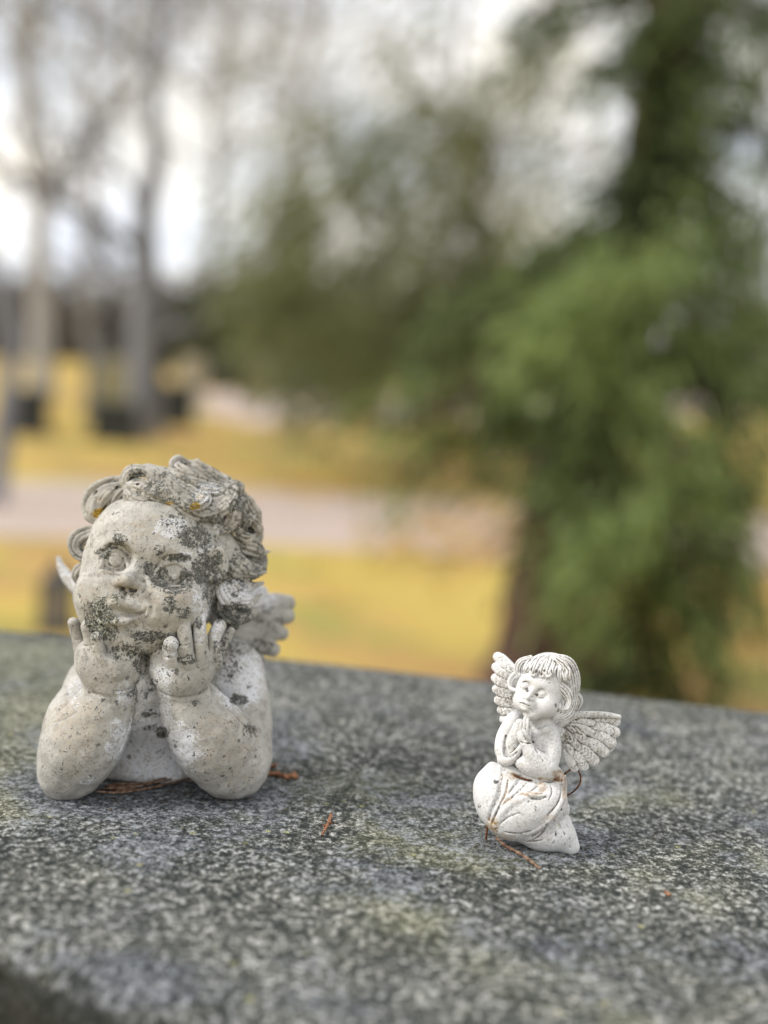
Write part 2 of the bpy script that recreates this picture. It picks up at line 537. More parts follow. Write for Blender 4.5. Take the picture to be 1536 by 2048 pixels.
def granite():
    t = NT('weathered_granite')
    sw = t.n.new('ShaderNodeMapping'); t.link(t.tc.outputs['Object'], sw.inputs['Vector'])
    wv = t.n.new('ShaderNodeVectorMath'); wv.operation = 'ADD'
    nz = t.n.new('ShaderNodeVectorMath'); nz.operation = 'SCALE'; nz.inputs['Scale'].default_value = 0.0022
    t.link(t.noise(330, 2, col=True), nz.inputs[0]); t.link(sw.outputs[0], wv.inputs[0]); t.link(nz.outputs[0], wv.inputs[1])
    w = wv.outputs[0]
    big = t.noise(5.5, 4, 0.6); mid = t.noise(26, 4, 0.6)
    f1 = t.noise(560, 4, 0.72, vec=w); f2 = t.noise(1300, 3, 0.7, vec=w); f0 = t.noise(260, 4, 0.65, vec=w)
    g = t.math('ADD', t.math('MULTIPLY', f1, 0.44), t.math('ADD', t.math('MULTIPLY', f2, 0.20), t.math('MULTIPLY', f0, 0.36)))
    g = t.math('ADD', g, t.math('MULTIPLY', t.math('SUBTRACT', mid, 0.5), 0.10))
    cr = t.n.new('ShaderNodeValToRGB'); e = cr.color_ramp.elements
    e[0].position, e[0].color = 0.442, (0.010, 0.015, 0.015, 1)
    e[1].position, e[1].color = 0.575, (0.56, 0.565, 0.54, 1)
    for p, c in ((0.472, (0.030, 0.034, 0.031, 1)), (0.508, (0.086, 0.090, 0.080, 1)), (0.545, (0.215, 0.22, 0.205, 1))):
        q = e.new(p); q.color = c
    t.link(g, cr.inputs[0])
    col = cr.outputs[0]
    # algae film: broad olive patches
    al = t.math('MULTIPLY', t.step(t.math('ADD', t.math('ADD', big, t.math('MULTIPLY', t.attr('algae'), 0.24)), t.math('MULTIPLY', t.math('SUBTRACT', mid, 0.5), 0.35)), 0.54, 0.74), 0.62)
    col = t.mix(al, col, t.mix(t.step(g, 0.42, 0.6), (0.045, 0.050, 0.028), (0.34, 0.345, 0.235)))
    bl = t.math('MULTIPLY', t.step(t.math('ADD', t.math('ADD', t.noise(14, 5, .65), t.math('MULTIPLY', t.math('SUBTRACT', f0, 0.5), 0.5)), t.math('MULTIPLY', t.attr('damp_shade'), 0.25)), 0.50, 0.72), 0.78)
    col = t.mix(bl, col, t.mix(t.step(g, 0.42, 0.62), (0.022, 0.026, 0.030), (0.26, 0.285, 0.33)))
    # small pale green and yellow lichen dots
    vd = t.voro(120); vc = t.n.new('ShaderNodeSeparateColor'); t.link(t.voro(120, out='Color'), vc.inputs[0])
    dots = t.math('MULTIPLY', t.step(vd, 0.10, 0.24, 1, 0), t.step(vc.outputs[0], 0.93, 0.95))
    col = t.mix(t.math('MULTIPLY', dots, t.step(f2, 0.42, 0.56)), col, (0.38, 0.38, 0.17))
    col = t.mix(t.math('MULTIPLY', t.step(t.math('ADD', t.attr('side_dark'), t.math('SUBTRACT', mid, 0.5)), 0.2, 0.7), 0.9), col, (0.012, 0.014, 0.012))   # near black on the broken sides, below the top edge
    nr = t.bump(t.math('ADD', g, t.math('MULTIPLY', f0, 0.4)), 0.9, 0.0016)
    return t.done(col, 0.8, nr, 0.3)
M['granite'] = granite()
# ---------------------------------------------------------------- the granite top the figures stand on
def build_slab():
    """corner points of the top in world xy, from the back and front edges"""
    bl, br, fl, fr = (ground(*q)[:2] for q in ((0, 1250), (1536, 1418), (0, 1896), (450, 2044)))
    u = (br - bl); u /= np.linalg.norm(u); v = np.array([u[1], -u[0]])          # v points to the viewer
    depth = float((fl - bl) @ v)
    s1, s2, d2 = float((fl - bl) @ u), float((fr - bl) @ u), float((fr - bl) @ v)
    L0, L1 = -0.55, 1.15
    nu, nv = 420, 130
    us = np.linspace(L0, L1, nu); er = 0.022
    def nz(x, y, sc, seed):
        rs = np.random.RandomState(seed); o = 0
        for _ in range(10):
            a = rs.uniform(0, 6.28); o = o + np.sin((x * math.cos(a) + y * math.sin(a)) * sc * rs.uniform(.6, 1.6) + rs.uniform(0, 6.28))
        return o / 10
    # profile: up the back face, rounded arris, flat top, rounded arris, down the front
    prof = []
    for z in np.linspace(-0.16, -er, 8): prof.append((0.0, z))
    for a in np.linspace(0, math.pi / 2, 9)[1:]: prof.append((er - er * math.cos(a), -er + er * math.sin(a)))
    for t in np.linspace(er, depth - er, nv)[1:-1]: prof.append((t, 0.0))
    for a in np.linspace(0, math.pi / 2, 9): prof.append((depth - er + er * math.sin(a), -er + er * math.cos(a)))
    for z in np.linspace(-er, -0.16, 8)[1:]: prof.append((depth, z))
    prof = np.array(prof); n = len(prof)
    V = np.zeros((nu, n, 3))
    for i, s_ in enumerate(us):
        bow = 0.012 * math.sin((s_ + 0.2) * 3.0)
        ds = min(depth + (d2 - depth) * (s_ - s1) / (s2 - s1), 0.62)
        pr = prof[:, :1] + (ds - depth) * np.clip((prof[:, :1] - er) / (depth - 2 * er), 0, 1)
        p = bl[None] + u[None] * s_ + v[None] * (pr - bow * (1 - prof[:, :1] / depth))
        V[i, :, :2] = p; V[i, :, 2] = prof[:, 1]
    X, Y = V[..., 0], V[..., 1]
    up = (V[..., 2] > -er * 1.01)
    V[..., 2] += np.where(up, nz(X, Y, 60, 1) * 0.0006 + nz(X, Y, 240, 2) * 0.0004, 0)
    side = V[..., 2] < -er * .5
    jag = nz(X * 3 + V[..., 2] * 2, V[..., 2] * 3 + Y, 60, 5) * 0.006 + nz(X, V[..., 2] + Y, 190, 7) * 0.003
    V[..., 0] += np.where(side, jag * v[0], 0) * np.sign(prof[:, 0] - depth / 2)[None]
    V[..., 1] += np.where(side, jag * v[1], 0) * np.sign(prof[:, 0] - depth / 2)[None]
    idx = np.arange(nu * n).reshape(nu, n)
    F = np.stack([idx[:-1, :-1], idx[:-1, 1:], idx[1:, 1:], idx[1:, :-1]], -1).reshape(-1, 4)[:, ::-1]
    nb = len(V.reshape(-1, 3))
    Vf = V.reshape(-1, 3)
    bot = np.stack([idx[:-1, 0], idx[1:, 0], idx[1:, -1], idx[:-1, -1]], -1)[:, ::-1]
    F = np.concatenate([F, bot])
    caps = []
    px, py = to_px(Vf)
    algae = patches(px, py, [(60, 1420, 280, 170, 1), (40, 1570, 140, 80, .9), (740, 1860, 170, 110, .45), (900, 1700, 240, 40, .4), (1300, 1560, 240, 70, .3), (1450, 1800, 200, 120, .3), (620, 1990, 160, 90, .4), (1250, 1960, 400, 120, .35), (640, 1540, 260, 60, .3)])
    damp_shade = patches(px, py, [(300, 1590, 260, 28, 1.5), (1070, 1694, 120, 22, 1.5), (300, 1585, 300, 60, .8), (1060, 1690, 170, 50, .7), (380, 1660, 330, 80, .5), (700, 1740, 260, 60, .5), (560, 1480, 90, 60, .4), (200, 1960, 300, 60, .6), (860, 1640, 120, 60, .4), (1290, 1620, 160, 90, .2)])  # damp stone, with contact shade painted in under both figures
    root = empty('granite_memorial', (float(bl[0] + u[0] * .3 + v[0] * .2), float(bl[1] + u[1] * .3 + v[1] * .2), -GZ))
    tag(root, 'broad weathered grey granite slab on a wall, carrying the two stone figures', 'stone slab')
    o = link_mesh('top_slab', Vf, F, M['granite'], root, (root.location.x, root.location.y, 0), True, dict(algae=algae, damp_shade=damp_shade, side_dark=np.clip((-Vf[:, 2] - .006) / .012, 0, 1)))
    # the block below it
    q = []
    for z in (-GZ - 0.02, -0.157):
        for (a, b) in ((L0 + .05, .05), (L1 - .05, .05), (L1 - .05, .5), (L0 + .25, .30)):
            w_ = bl + u * a + v * b; q.append((w_[0], w_[1], z))
    Fq = [(0, 1, 5, 4), (1, 2, 6, 5), (2, 3, 7, 6), (3, 0, 4, 7), (4, 5, 6, 7), (3, 2, 1, 0)]
    link_mesh('plinth', q, Fq, M['granite'], root, tuple(root.location), False, dict(algae=np.zeros(8), damp_shade=np.zeros(8), side_dark=np.ones(8)))

def tube_mesh(paths, sides=6):
    """paths: list of (Nx3 points, radii); returns V, F of closed tapered tubes"""
    Vs, Fs, b = [], [], 0
    for P, r in paths:
        P = np.asarray(P, float); r = np.asarray(r, float) if hasattr(r, '__len__') else np.full(len(P), float(r))
        tg = np.gradient(P, axis=0); tg /= np.linalg.norm(tg, axis=1)[:, None] + 1e-12
        ref = np.array([0.3, 0.2, 1.0]) if abs(tg[0, 2]) < .9 else np.array([1.0, 0, 0])
        A = np.cross(tg, ref); A /= np.linalg.norm(A, axis=1)[:, None] + 1e-12
        B = np.cross(tg, A)
        th = np.linspace(0, 2 * math.pi, sides, endpoint=False)
        ring = P[:, None] + r[:, None, None] * (A[:, None] * np.cos(th)[None, :, None] + B[:, None] * np.sin(th)[None, :, None])
        n = len(P); Vs.append(ring.reshape(-1, 3))
        i = np.arange(n * sides).reshape(n, sides) + b
        j = np.roll(i, -1, 1)
        Fs.append(np.stack([i[:-1], j[:-1], j[1:], i[1:]], -1).reshape(-1, 4))
        b += n * sides
    return np.concatenate(Vs), np.concatenate(Fs)

def build_litter():
    t = NT('dry_brown_stem'); n = t.noise(400, 3)
    brown = t.done(t.mix(t.step(n, .4, .6), (0.09, 0.050, 0.032), (0.26, 0.17, 0.115)), .8)
    t = NT('dead_orange_sprig'); n = t.noise(500, 3)
    orange = t.done(t.mix(t.step(n, .4, .62), (0.17, 0.075, 0.04), (0.38, 0.19, 0.10)), .8)
    t = NT('rusty_iron'); n = t.noise(900, 3)
    rust = t.done(t.mix(t.step(n, .4, .6), (0.045, 0.018, 0.010), (0.22, 0.085, 0.03)), .9)
    # dry needles between the elbows
    root_pts = (([(190, 1590), (240, 1592), (300, 1583), (350, 1571), (390, 1562)], 0.00055, 'long dry needle lying furthest forward between the elbows of the large cherub'),
                ([(205, 1586), (260, 1584), (310, 1574), (370, 1560)], 0.00045, 'dry needle just behind the front needle between the elbows of the large cherub'),
                ([(230, 1579), (285, 1577), (330, 1567), (395, 1553)], 0.0004, 'thin dry needle nearest the body of the large cherub'))
    for i, (pts, r, lab) in enumerate(root_pts):
        P = np.array([ground(*p) + (0, 0, r * 1.2 + 0.0012 + 0.0006 * i) for p in pts]); P, rr = spline(P, np.full(len(P), r), 6)
        rr[0] *= .4; rr[-1] *= .5
        V, F = tube_mesh([(P, rr)])
        tag(link_mesh('dry_needle', V, F, brown, None, P[0]), lab, 'needle', 'dry needles under the large cherub')
    # scrap of bark beneath
    rs = np.random.RandomState(1)
    def sprig(name, pts, w, mat, lab, branches, cat='sprig'):
        """a flat scaly conifer sprig: overlapping scale lobes along short side shoots"""
        S_, P0 = [], np.array([ground(*p) for p in pts])
        P, _ = spline(P0, np.ones(len(P0)), 8) if len(P0) > 2 else (np.linspace(P0[0], P0[-1], 12), 0)
        paths = [(P + (0, 0, .0012), np.linspace(w, w * .7, len(P)))]
        k = 0
        for b in branches:
            t_, side, ln = b
            i = min(int(t_ * (len(P) - 1)), len(P) - 2)
            d = P[i + 1] - P[i]; d /= np.linalg.norm(d); n_ = np.array([-d[1], d[0], 0]) * side
            e = P[i] + (d * .7 + n_ * .8) * ln + (0, 0, .0012 + rs.uniform(0, .0015))
            m_ = (P[i] + e) / 2 + d * ln * .1
            Q, _ = spline(np.array([P[i] + (0, 0, .0012), m_, e]), np.ones(3), 4)
            paths.append((Q, w * (1.0 + .22 * np.sin(np.arange(len(Q)) * 2.2)) * np.linspace(1, .6, len(Q))))
        V, F = tube_mesh(paths, 7)
        c = P.mean(0)
        return tag(link_mesh(name, V, F, mat, None, P[0]), lab, cat)
    sprig('dry_sprig', [(524, 1551), (548, 1552), (572, 1556), (594, 1555)], .0011, orange, 'orange dry conifer sprig on the granite beside the right elbow of the large cherub',
          [(.3, 1, .004), (.45, -1, .004), (.55, 1, .006), (.62, -1, .0065), (.75, 1, .006), (.8, -1, .0045), (.9, 1, .003)])
    sprig('dry_sprig', [(526, 1538), (538, 1535), (548, 1537)], .0011, orange, 'tiny orange sprig tucked behind the elbow, above the larger orange sprig', [(.3, 1, .003), (.5, -1, .003), (.7, 1, .003)])
    sprig('leaf_scrap', [(662, 1634), (655, 1654), (643, 1676)], .0008, orange, 'faint narrow orange scrap flat on bare granite between the two figures', [(.4, 1, .002), (.6, -1, .002)], 'leaf scrap')
    sprig('leaf_scrap', [(1330, 1789), (1340, 1796)], .0008, orange, 'tiny orange speck on the granite at lower right, away from the figures', [(.5, 1, .0012)], 'leaf scrap')
    # bark flake between the elbows
    c = ground(238, 1577); V = []; 
    a = np.linspace(0, 6.283, 18, endpoint=False)
    for z, s_ in ((0.0004, 1), (0.0016, .85)):
        for q in a:
            rr = (1 + .2 * math.sin(3 * q + 1) + .12 * math.sin(7 * q))
            V.append(c + np.array([.0075 * rr * math.cos(q) * s_, .0045 * rr * math.sin(q) * s_, z + .0006 * math.sin(2 * q)]))
    V.append(c + np.array([0, 0, .0022])); V.append(c + np.array([0, 0, 0.0002]))
    F = [(i, (i + 1) % 18, 18 + (i + 1) % 18, 18 + i) for i in range(18)]
    F += [(18 + i, 18 + (i + 1) % 18, 18 + (i + 2) % 18, 36) for i in range(0, 18, 2)] + [((i + 2) % 18, (i + 1) % 18, i, 37) for i in range(0, 18, 2)]
    tag(link_mesh('bark_flake', V, F, brown, None, c), 'small reddish bark flake behind the dry needles at the left elbow of the large cherub', 'bark flake')
    # rusty wire: round the angel's waist, looping down to the stone behind it, one end out in front
    S = ANGEL
    loc = [(1002, 1541, 22), (1030, 1552, 29), (1070, 1562, 30), (1104, 1557, 12), (1128, 1548, -6), (1148, 1536, -22), (1160, 1548, -30), (1160, 1566, -34), (1148, 1582, -42), (1132, 1592, -50), (1110, 1602, -60)]
    P = np.array([S.P(*p) for p in loc]); P, _ = spline(P, np.ones(len(P)), 7)
    W = S.world(P)
    V, F = tube_mesh([(W, .00042)], 8)
    o = link_mesh('rusty_wire', V, F, rust, None, W[0])
    tag(o, 'thin rusty wire bound round the waist of the small angel and bowing out behind it', 'wire')
    g0 = ground(972, 1682) + (0, 0, .0006)
    V, F = tube_mesh([(np.array([S.world(S.P(974, 1640, 10)[None])[0], g0 + (0, 0, .004), g0]), .0005)], 8)
    tag(link_mesh('wire_peg', V, F, rust, None, g0), 'short dark wire peg standing under the raised knee of the small angel', 'wire')
    pts = [(992, 1680), (1012, 1697), (1040, 1712), (1062, 1728), (1080, 1742)]
    P = np.array([ground(*p) for p in pts]) + (0, 0, .0011); P, rr = spline(P, np.array([.0008, .0009, .00085, .0008, .0006]), 8)
    rr = rr * (1 + .18 * np.sin(np.arange(len(rr)) * 1.3))
    V, F = tube_mesh([(P, rr * .85)], 8)
    tag(link_mesh('brown_twig', V, F, brown, None, P[0]), 'short reddish brown twig pointing forward from under the small angel', 'twig')

def build_grit():
    """crumbs of dirt and lichen lying on the granite: nobody could count them"""
    rs = np.random.RandomState(71); V, F, T = [], [], []
    base = np.array([(1, 0, 0), (-1, 0, 0), (0, 1, 0), (0, -1, 0), (0, 0, .7), (0, 0, -.7)], float)
    tri = [(0, 2, 4), (2, 1, 4), (1, 3, 4), (3, 0, 4), (2, 0, 5), (1, 2, 5), (3, 1, 5), (0, 3, 5)]
    n = 0
    for i in range(1500):
        if i < 500: x, y = rs.uniform(120, 520), rs.normal(1585, 14)
        elif i < 750: x, y = rs.uniform(950, 1180), rs.normal(1694, 12)
        else: x, y = rs.uniform(0, 1536), 1420 + 560 * rs.uniform(0, 1)
        p = ground(x, y); r = .00022 + .0005 * rs.uniform(0, 1) ** 3
        q = base * r * rs.uniform(.6, 1.4, (6, 3)); a = rs.uniform(0, 6.28)
        q = np.stack([q[:, 0] * math.cos(a) - q[:, 1] * math.sin(a), q[:, 0] * math.sin(a) + q[:, 1] * math.cos(a), q[:, 2]], 1)
        V.append(p + q + (0, 0, r * .45)); F += [(t_[0] + n, t_[1] + n, t_[2] + n) for t_ in tri]; T += [rs.uniform(0, 1)] * 6; n += 6
    t = NT('dirt_crumbs'); cr = t.mix(t.attr('tone'), (0.03, 0.026, 0.02), (0.20, 0.16, 0.10))
    o = link_mesh('grit', np.concatenate(V), F, t.done(cr, .95), smooth=False, attrs=dict(tone=T))
    tag(o, 'tiny dark crumbs of dirt strewn over the granite and under the figures', 'grit', kind='stuff')
# ---------------------------------------------------------------- the churchyard behind
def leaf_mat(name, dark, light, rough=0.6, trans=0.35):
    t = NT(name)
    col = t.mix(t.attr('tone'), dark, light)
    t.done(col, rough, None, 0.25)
    tr = t.n.new('ShaderNodeBsdfTranslucent'); t.link(col, tr.inputs[0])
    mx = t.n.new('ShaderNodeMixShader'); mx.inputs[0].default_value = trans
    out = t.n['Material Output']
    t.link(t.b.outputs[0], mx.inputs[1]); t.link(tr.outputs[0], mx.inputs[2]); t.link(mx.outputs[0], out.inputs[0])
    return t.m
def bark_mat(name, a, b, sc=14):
    t = NT(name)
    mp = t.n.new('ShaderNodeMapping'); mp.inputs['Scale'].default_value = (1, 1, .25); t.link(t.tc.outputs['Object'], mp.inputs[0])
    n = t.noise(sc, 5, .65, vec=mp.outputs[0])
    return t.done(t.mix(t.step(n, .35, .65), a, b), .95, t.bump(n, 1, .02))

def leaves(rs, C, n, rad, size, hang=0.6, clump=14, gap=0.0, tone=0.5, flow=None, stretch=False):
    """n small leaf sprays gathered in clumps inside an ellipsoid at C (world) with radii rad; returns quads and their tones"""
    nc = max(4, n // clump)
    q = rs.normal(size=(nc, 3)); q /= np.linalg.norm(q, axis=1)[:, None]
    q *= rs.uniform(0.15, 1, (nc, 1)) ** 0.5
    cc = C + q * rad
    if flow is not None and stretch:   # a bough's foliage is a drooping band, not a ball
        fl = np.asarray(flow, float); fl = fl / np.linalg.norm(fl)
        cc = C + q * rad * .48 + fl * (rs.uniform(-1, 1, (nc, 1)) * max(rad) * 1.55)
    k = rs.randint(0, nc, n)
    ct = tone + rs.normal(0, .2, nc)
    off = rs.normal(size=(n, 3)) * size * 1.5
    off[:, 2] -= np.abs(rs.normal(size=n)) * size * 1.5
    p = cc[k] + off
    if flow is not None:      # sprays trail outward and down from the bough
        fd = np.asarray(flow) + rs.normal(0, .28, (nc, 3)); fd /= np.linalg.norm(fd, axis=1)[:, None]
        p = cc[k] + off * .42 + fd[k] * (rs.uniform(-1, 1, (n, 1)) * size * 4.2)
    d = rs.normal(size=(n, 3)) * (.45 if flow is not None else 1); d[:, 2] -= hang * (2 if flow is None else .3)
    if flow is not None: d += fd[k]
    d /= np.linalg.norm(d, axis=1)[:, None]
    s_ = np.cross(d, rs.normal(size=(n, 3))); s_ /= np.linalg.norm(s_, axis=1)[:, None] + 1e-9
    L = size * rs.uniform(.8, 1.8, (n, 1)); W = L * rs.uniform(.06, .13, (n, 1))
    V = np.stack([p - s_ * W * .3, p + d * L * .5 - s_ * W, p + d * L, p + d * L * .5 + s_ * W], 1)
    return V, np.clip(ct[k] + rs.normal(0, .12, n), 0, 1)

def crown_object(name, Vs, Ts, mat, parent):
    V = np.concatenate(Vs).reshape(-1, 3); T = np.repeat(np.concatenate(Ts), 4)
    F = np.arange(len(V)).reshape(-1, 4)
    return link_mesh(name, V, F, mat, parent, tuple(parent.location), False, dict(tone=T))

def limb(a, b, r0, r1, sag=0.1, n=7, rs=None, wob=0.02):
    a, b = np.asarray(a, float), np.asarray(b, float)
    t = np.linspace(0, 1, n)[:, None]
    P = a + (b - a) * t
    L = np.linalg.norm(b - a)
    P[:, 2] += (np.sin(t[:, 0] * math.pi) * sag * L)
    if rs is not None: P[1:-1] += rs.normal(size=(n - 2, 3)) * wob * L
    return P, np.linspace(r0, r1, n)

def lawn_z(): return -GZ

def build_ground():
    t = NT('autumn_lawn')
    a = t.noise(.9, 4, .65); b = t.noise(1.7, 5, .7); c = t.noise(60, 3, .7)
    col = t.mix(t.step(a, .42, .56), (0.56, 0.415, 0.09), (0.49, 0.29, 0.10))
    col = t.mix(t.step(b, .50, .62), col, (0.27, 0.29, 0.06))
    col = t.mix(t.step(c, .4, .7, 0, .6), col, (0.60, 0.47, 0.20))
    m = t.done(col, .95, t.bump(c, 1, .02))
    Rr = 400.0; n = 60
    xs = np.sign(np.linspace(-1, 1, n)) * np.abs(np.linspace(-1, 1, n)) ** 2.5 * Rr
    X, Y = np.meshgrid(xs, xs + 5, indexing='ij')
    Z = np.full_like(X, -GZ) + np.where(np.hypot(X, Y) > 30, (np.hypot(X, Y) - 30) * 0.0, 0)
    V = np.stack([X, Y, Z], -1).reshape(-1, 3); i = np.arange(n * n).reshape(n, n)
    F = np.stack([i[:-1, :-1], i[1:, :-1], i[1:, 1:], i[:-1, 1:]], -1).reshape(-1, 4)
    tag(link_mesh('lawn', V, F, m), kind='structure')
    # gravel paths
    t = NT('pinkish_gravel'); n1 = t.noise(2.2, 3); n2 = t.noise(90, 3, .7)
    pm = t.done(t.mix(t.step(n2, .35, .65), t.mix(t.step(n1, .4, .6), (0.48, 0.355, 0.31), (0.41, 0.33, 0.30)), (0.56, 0.48, 0.42)), .95, t.bump(n2, 1, .01))
    def strip(name, top, bot):
        """quads between two lines of ground points given far edge and near edge"""
        A = np.array([ground(x, y, -GZ + .004) for x, y in top]); B = np.array([ground(x, y, -GZ + .004) for x, y in bot])
        V = np.concatenate([A, B]); k = len(A)
        tag(link_mesh(name, V, [(j, j + k, j + k + 1, j + 1) for j in range(k - 1)], pm), kind='structure')
    strip('path', [(-1500, 930), (-300, 955), (100, 962), (500, 975), (900, 1000), (1300, 1025), (1800, 1050), (2600, 1080)],
          [(-1500, 1060), (-300, 1066), (100, 1074), (500, 1088), (900, 1108), (1300, 1130), (1800, 1155), (2600, 1190)])
    strip('path', [(430, 786), (560, 786), (760, 790), (1000, 800), (1500, 800)], [(300, 800), (520, 850), (760, 846), (1000, 838), (1500, 832)])
    # fallen leaves
    rs = np.random.RandomState(9)
    n = 26000
    D = 4.0 * (16 / 4.0) ** rs.uniform(0, 1, n); x = rs.uniform(-.42, .42, n) * D
    nz = np.sin(x * 1.3 + 1) + np.sin(D * .9 + x) + np.sin(x * 2.9 - D * 1.7) + rs.normal(0, .8, n)
    k = nz > 1.7; D, x = D[k], x[k]; n = len(D)
    p = np.stack([x, D, np.full(n, -GZ + .02) + rs.uniform(0, .02, n)], 1)
    d = rs.normal(size=(n, 3)); d[:, 2] *= .3; d /= np.linalg.norm(d, axis=1)[:, None]
    s_ = np.cross(d, [0, 0, 1.0]) + rs.normal(size=(n, 3)) * .2
    L = rs.uniform(.02, .05, (n, 1))
    V = np.stack([p - d * L, p + s_ * L * .6, p + d * L, p - s_ * L * .6], 1)
    m = leaf_mat('fallen_leaf', (0.46, 0.25, 0.08), (0.62, 0.46, 0.14), .8, .1)
    o = link_mesh('fallen_leaves', V.reshape(-1, 3), np.arange(4 * n).reshape(-1, 4), m, smooth=False, attrs=dict(tone=np.repeat(rs.uniform(0, 1, n), 4)))
    tag(o, 'yellow and orange fallen leaves scattered over the lawn and path', 'fallen leaves', kind='stuff')

def build_graves():
    mats = {}
    def gm(name, a, b):
        t = NT(name); n = t.noise(9, 5, .6); n2 = t.noise(120, 3, .7)
        mats[name] = t.done(t.mix(t.step(n, .35, .65), t.mix(t.step(n2, .35, .65), a, b), b), .6, t.bump(n2, .5, .004))
    gm('dark_polished_stone', (0.016, 0.018, 0.018), (0.035, 0.038, 0.036))
    gm('grey_stone', (0.10, 0.105, 0.12), (0.16, 0.165, 0.18))
    gm('pale_stone', (0.34, 0.30, 0.22), (0.44, 0.39, 0.29))
    gm('olive_stone', (0.20, 0.19, 0.12), (0.30, 0.28, 0.18))
    def stone(px, py, w, h, mat, label, top='arch', depth=.14, rz=0.0):
        """a headstone on a low plinth; px,py = its foot in the photograph, w,h in photo pixels"""
        c = ground(px, py, -GZ); D = c[1]; W, H = w / FPX * D, h / FPX * D
        root = empty('gravestone', tuple(c)); tag(root, label, 'gravestone')
        hw = W / 2 * .86
        if top == 'arch': out = [(-hw, .72 * H)] + [(-hw * math.cos(a), .72 * H + .28 * H * math.sin(a)) for a in np.linspace(.2, 2.94, 11)] + [(hw, .72 * H)]
        elif top == 'gable': out = [(-hw, .8 * H), (-hw * .5, .93 * H), (0, H), (hw * .5, .93 * H), (hw, .8 * H)]
        elif top == 'rough': out = [(-hw, .78 * H), (-hw * .6, .95 * H), (-hw * .1, .9 * H), (hw * .35, H), (hw, .84 * H)]
        else: out = [(-hw, H * .97), (-hw * .94, H), (hw * .94, H), (hw, H * .97)]
        ring = [(-hw, .12 * H)] + out + [(hw, .12 * H)]
        k = len(ring); V = []; cr, sr = math.cos(rz), math.sin(rz)
        lv = ((-depth / 2, .96), (-depth / 2 + .012, 1), (depth / 2 - .012, 1), (depth / 2, .96))
        for y, s_ in lv:
            for (x, z) in ring:
                x2 = x * s_; z2 = .12 * H + (z - .12 * H) * (1 - (1 - s_) * .5)
                V.append((c[0] + x2 * cr - y * sr, c[1] + x2 * sr + y * cr, c[2] + z2))
        bm = bpy.data.meshes.new('headstone')
        F = []
        for l in range(3):
            for j in range(k):
                F.append((l * k + j, l * k + (j + 1) % k, (l + 1) * k + (j + 1) % k, (l + 1) * k + j))
        F.append(tuple(range(k))[::-1]); F.append(tuple(range(3 * k, 4 * k)))
        bm.from_pydata([np.array(v) - c for v in V], [], F); bm.materials.append(mats[mat]); bm.update()
        o = bpy.data.objects.new('headstone', bm); COL.objects.link(o); o.parent = root
        pw, pd, ph = W / 2, depth * .95, .12 * H + .004
        b = .012
        V = []
        for z, e in ((-.03, 0), (ph - b, 0), (ph, b)):
            for sx, sy in ((-1, -1), (1, -1), (1, 1), (-1, 1)):
                x, y = sx * (pw - e), sy * (pd - e); V.append((x * cr - y * sr, x * sr + y * cr, z))
        F = [(0, 3, 2, 1), (8, 9, 10, 11)] + [(a + i, a + (i + 1) % 4, a + 4 + (i + 1) % 4, a + 4 + i) for a in (0, 4) for i in range(4)]
        me = bpy.data.meshes.new('plinth'); me.from_pydata(V, [], F); me.materials.append(mats[mat]); me.update()
        o = bpy.data.objects.new('plinth', me); COL.objects.link(o); o.parent = root
    stone(52, 868, 98, 92, 'dark_polished_stone', 'low blurred dark gravestone nearest the left edge of the lawn', 'flat')
    stone(228, 884, 104, 82, 'dark_polished_stone', 'low black gravestone directly in front of the grey tree trunk, set before an olive stone', 'flat')
    stone(228, 846, 90, 130, 'olive_stone', 'olive grey gravestone rising behind the low black one by the grey trunk', 'arch')
    stone(196, 838, 56, 150, 'grey_stone', 'tall slate grey gravestone left of the olive one', 'gable')
    stone(346, 852, 90, 90, 'dark_polished_stone', 'low dark gravestone just right of the grey tree trunk', 'rough')
    stone(378, 812, 66, 104, 'pale_stone', 'pale beige gravestone behind the dark stone right of the grey trunk', 'arch')
    stone(448, 780, 96, 84, 'dark_polished_stone', 'distant wide dark gravestone under the dark evergreen bush', 'flat')
    stone(528, 782, 64, 78, 'pale_stone', 'distant pale pinkish gravestone right of the wide dark one', 'arch')
    stone(604, 792, 92, 92, 'grey_stone', 'distant grey gravestone at the end of the row, before the hanging green boughs', 'arch')
    # grave lantern behind the cherub's wing
    c = ground(112, 1262, -GZ); root = empty('grave_lantern', tuple(c)); tag(root, 'small dark grave lantern on the lawn left behind the large cherub', 'lantern')
    t = NT('dark_iron'); dk = t.done(t.mix(t.step(t.noise(40), .4, .6), (.03, .032, .036), (.07, .07, .08)), .5)
    t = NT('dusty_glass'); gl = t.done(t.mix(t.step(t.noise(30), .4, .6), (.16, .15, .13), (.24, .22, .19)), .25, None, .5)
    def frust(name, z0, z1, a, b, mat):
        V = [(sx * w, sy * w, z) for z, w in ((z0, a), (z1, b)) for sx, sy in ((-1, -1), (1, -1), (1, 1), (-1, 1))]
        F = [(0, 3, 2, 1), (4, 5, 6, 7)] + [(i, (i + 1) % 4, 4 + (i + 1) % 4, 4 + i) for i in range(4)]
        me = bpy.data.meshes.new(name); me.from_pydata(V, [], F); me.materials.append(mat); me.update()
        o = bpy.data.objects.new(name, me); COL.objects.link(o); o.parent = root
    frust('base', 0, .035, .062, .058, dk); frust('glass', .036, .19, .046, .046, gl); frust('roof', .191, .25, .062, .016, dk); frust('finial', .251, .28, .008, .012, dk)
    for sx in (-1, 1):
        for sy in (-1, 1):
            V, F = tube_mesh([(np.array([c + (sx * .05, sy * .05, .03), c + (sx * .05, sy * .05, .195)]), .006)], 6)
            link_mesh('post', V, F, dk, root, tuple(c))

